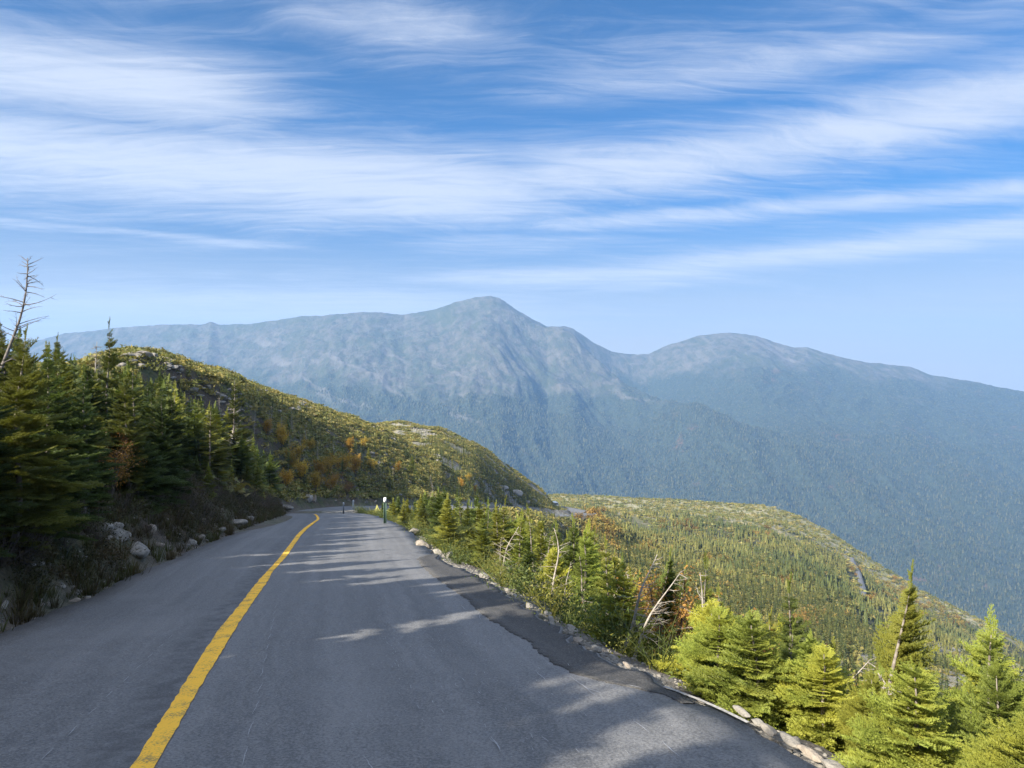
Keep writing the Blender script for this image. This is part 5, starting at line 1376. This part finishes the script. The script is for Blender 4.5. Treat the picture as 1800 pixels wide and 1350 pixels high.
for a in ((1040, 920, 24, 14, 14), (1070, 960, 16, 14, 14), (1560, 1040, 24, 22, 10), (1620, 1070, 30, 30, 12), (1680, 1095, 20, 20, 6), (1370, 1028, 8, 8, 4), (1500, 1000, 10, 6, 10), (1200, 925, 12, 20, 6),
          (1430, 1090, 16, 22, 8), (1350, 940, 10, 20, 10), (1130, 960, 16, 20, 10), (1240, 1000, 14, 40, 16)): A_ += au(*a)
A_ = np.array(A_)
LEAFC = [blob(91, 110, 0.075), blob(92, 110, 0.075)]
M_LEAFS = leaf_material("distant_autumn_leaves", (0.17, 0.10, 0.03), (0.30, 0.19, 0.05), (0.30, 0.24, 0.06), False, 0.3)
pstuff("autumn_thicket", "orange and golden birch crowns spotting the ridge shoulder", "birches", LEAFC, M_LEAFS, A_, 1.8, 3.6, (0.8, 1.3))

# ------------------------------------------------------------------ mountain forest
def mfield(n, y0, y1):
    y = y0 + (y1 - y0) * rng.rand(n) ** 0.9; u = rng.uniform(-60, 1880, n)
    x = (u - 900) / F * y
    z = mheight(u, y)
    tl = treeline(u) + (fbm(x / 260, y / 260, 5, 91, 0.6) - 0.5) * 260 + (fbm(x / 60, y / 60, 3, 93) - 0.5) * 60
    D, vc = MT(u)
    k = (z < tl - 8) & (y < D)
    return np.stack([x[k], y[k], z[k] - 0.5], 1)
p = mfield(95000, 1200, 3100)
pstuff("mountain_forest", "spruce forest on the lower mountain slopes in blue haze", "forest", [mini(66, 1.0, 0.22, 2, 4), mini(67, 1.0, 0.27, 2, 4)], M_FIRM, p, 1, 1, (0.9, 1.3), None, rng.uniform(7, 15, len(p)))
p = mfield(70000, 3000, 4300)
pstuff("upper_mountain_forest", "stunted spruce forest climbing to the tree line in blue haze", "forest", MICRO, M_FIRM, p, 1, 1, (0.9, 1.4), None, rng.uniform(6, 12, len(p)))

# ------------------------------------------------------------------ marker posts
M_POST = simple("green_painted_steel", (0.045, 0.085, 0.060), (0.07, 0.12, 0.085), 0.55, 30.0, 0.3)
M_STEEL = simple("galvanised_steel", (0.28, 0.29, 0.30), (0.40, 0.41, 0.42), 0.45, 25.0, 0.6)
M_REFL = simple("white_reflector", (0.75, 0.75, 0.73), None, 0.35)
def post(u, vtop, vbot, y, wpx, mat, label):
    x = (u - 900) / F * y; z0 = -(vbot - 675) / F * y; z1 = -(vtop - 675) / F * y; h = z1 - z0; w_ = wpx * y / F / 2
    root = bpy.data.objects.new("marker_post", None); COL.objects.link(root); root.location = (x, y, z0)
    a = MB(); t_ = 0.006
    a.box((0, 0, h / 2 - 0.15), (w_ * 1.2, t_, h + 0.3)); a.box((-w_ * 0.6 + t_ / 2, -0.018, h / 2 - 0.15), (t_, 0.030, h + 0.3)); a.box((w_ * 0.6 - t_ / 2, -0.018, h / 2 - 0.15), (t_, 0.030, h + 0.3))
    for s in (-1, 1): a.box((s * (w_ * 0.6 + 0.012), -0.030, h / 2 - 0.15), (0.022, t_, h + 0.3))
    ob("post", a.mesh("post", mat), root)
    b = MB(); n = 10; hw_, hh = w_ * 0.95, max(0.05, w_ * 1.6)
    V = [(math.copysign(abs(math.cos(q)) ** 0.5, math.cos(q)) * hw_, yy, math.copysign(abs(math.sin(q)) ** 0.5, math.sin(q)) * hh) for yy in (-0.045, -0.037) for q in np.arange(20) * math.pi / 10]
    T = [(0, i, i + 1) for i in range(1, 19)] + [(20, 21 + i, 20 + i) for i in range(1, 19)] + [(i, 20 + i, 20 + (i + 1) % 20) for i in range(20)] + [(i, 20 + (i + 1) % 20, (i + 1) % 20) for i in range(20)]
    b.add(np.array(V) + [0, 0, h - hh], T)
    rf = ob("reflector", b.mesh("reflector", M_REFL), root)
    c = MB(); c.box((0, -0.048, h - hh * 0.6), (0.012, 0.006, 0.012)); c.box((0, -0.048, h - hh * 1.4), (0.012, 0.006, 0.012)); ob("bolt", c.mesh("bolt", M_STEEL), rf)
    setp(root, label, "marker post")
post(677, 874, 926, 31.5, 5.5, M_POST, "green steel marker post with white reflector at the downhill road edge, nearest of the posts")
post(604, 883, 900, 56, 2.6, M_STEEL, "short dark marker post with small white head left of the other far post")
post(621, 879, 891, 82, 3.0, M_REFL, "short white marker post at the outside of the bend, farthest of the posts")

# ------------------------------------------------------------------ white van on the far stretch
M_VAN = simple("white_van_paint", (0.78, 0.78, 0.76), None, 0.35); M_DARKG = simple("dark_glass", (0.015, 0.018, 0.02), None, 0.1); M_RUB = simple("tyre_rubber", (0.02, 0.02, 0.02), None, 0.9)
M_CHR = simple("chrome", (0.6, 0.6, 0.6), None, 0.25, metal=0.9); M_LAMP = simple("lamp_glass", (0.7, 0.7, 0.68), None, 0.15); M_TRIM = simple("black_trim", (0.03, 0.03, 0.03), None, 0.6)
vy = 327.0; kv = np.argmin(np.abs(RC[250:, 1] - vy)) + 250
vx, vyy, vz = RC[kv][0] + 1.0, RC[kv][1], RZ[kv]
van = bpy.data.objects.new("van", None); COL.objects.link(van); van.location = (vx, vyy, vz)
van.rotation_euler = (0, 0, math.atan2(-RT[kv][1], -RT[kv][0]) + math.pi / 2 * 0)
prof = [(-2.6, 0.35), (-2.65, 1.2), (-2.55, 2.25), (-2.3, 2.42), (1.1, 2.42), (1.35, 2.3), (1.95, 1.35), (2.55, 1.15), (2.7, 0.9), (2.7, 0.35)]
def prism(prof, w_, b=0.07):
    mbx = MB(); n = len(prof); c = np.mean(prof, 0)
    rings = [(-w_, 0.94), (-w_ + b, 1.0), (w_ - b, 1.0), (w_, 0.94)]
    V = [((p[0] - c[0]) * s + c[0], y, (p[1] - c[1]) * s + c[1]) for y, s in rings for p in prof]
    T = []
    for r_ in range(3):
        for i in range(n):
            a_, b_ = r_ * n + i, r_ * n + (i + 1) % n; T += [(a_, b_, b_ + n), (a_, b_ + n, a_ + n)]
    for off in (0, 3 * n):
        for i in range(1, n - 1): T.append((off, off + i, off + i + 1))
    mbx.add(V, T); return mbx
ob("body", prism(prof, 1.0).mesh("body", M_VAN), van)
a = MB(); s0 = np.array([1.42, 0, 2.24]); s1 = np.array([1.93, 0, 1.42]); nrm = np.array([0.85, 0, 0.52]) * 0.03
for yy in (-0.44, 0.44):
    q = [s0 + nrm + [0, yy - 0.40, 0], s0 + nrm + [0, yy + 0.40, 0], s1 + nrm + [0, yy + 0.43, 0], s1 + nrm + [0, yy - 0.43, 0]]; a.add(q, [(0, 1, 2), (0, 2, 3)])
ob("windscreen", a.mesh("windscreen", M_DARKG), van)
for s in (-1, 1):
    a = MB(); a.box((0.95, s * 1.003, 1.80), (0.75, 0.012, 0.60)); a.box((-0.1, s * 1.003, 1.80), (1.0, 0.012, 0.60)); a.box((-1.4, s * 1.003, 1.80), (1.2, 0.012, 0.60)); ob("side_window", a.mesh("side_window", M_DARKG), van)
    a = MB(); a.box((2.66, s * 0.72, 0.98), (0.10, 0.34, 0.20)); ob("headlight", a.mesh("headlight", M_LAMP), van)
    a = MB(); a.box((1.55, s * 1.14, 1.50), (0.10, 0.16, 0.26)); ob("mirror", a.mesh("mirror", M_TRIM), van)
    for xw in (-1.75, 1.75):
        a = MB(); q = np.arange(18) * math.pi / 9
        V = [(math.cos(t_) * rr + xw, yy, math.sin(t_) * rr + 0.37) for yy, rr in ((s * 0.80, 0.33), (s * 0.82, 0.37), (s * 1.0, 0.37), (s * 1.02, 0.33)) for t_ in q]
        T = []
        for r_ in range(3):
            for i in range(18): T += [(r_ * 18 + i, r_ * 18 + (i + 1) % 18, (r_ + 1) * 18 + (i + 1) % 18), (r_ * 18 + i, (r_ + 1) * 18 + (i + 1) % 18, (r_ + 1) * 18 + i)]
        T += [(54, 54 + i, 55 + i) for i in range(1, 17)]
        a.add(V, T); wh = ob("wheel", a.mesh("wheel", M_RUB), van)
        a = MB(); V = [(math.cos(t_) * 0.2 + xw, s * 1.03, math.sin(t_) * 0.2 + 0.37) for t_ in q]; a.add(V, [(0, i, i + 1) for i in range(1, 17)]); ob("rim", a.mesh("rim", M_CHR), wh)
a = MB(); a.box((2.70, 0, 0.92), (0.06, 0.95, 0.26)); ob("grille", a.mesh("grille", M_TRIM), van)
a = MB(); a.box((2.74, 0, 0.52), (0.14, 1.9, 0.24)); ob("bumper", a.mesh("bumper", M_CHR), van)
setp(van, "white van with dark windows coming round the foot of the second hill", "van")
print("trees", len(TREES))
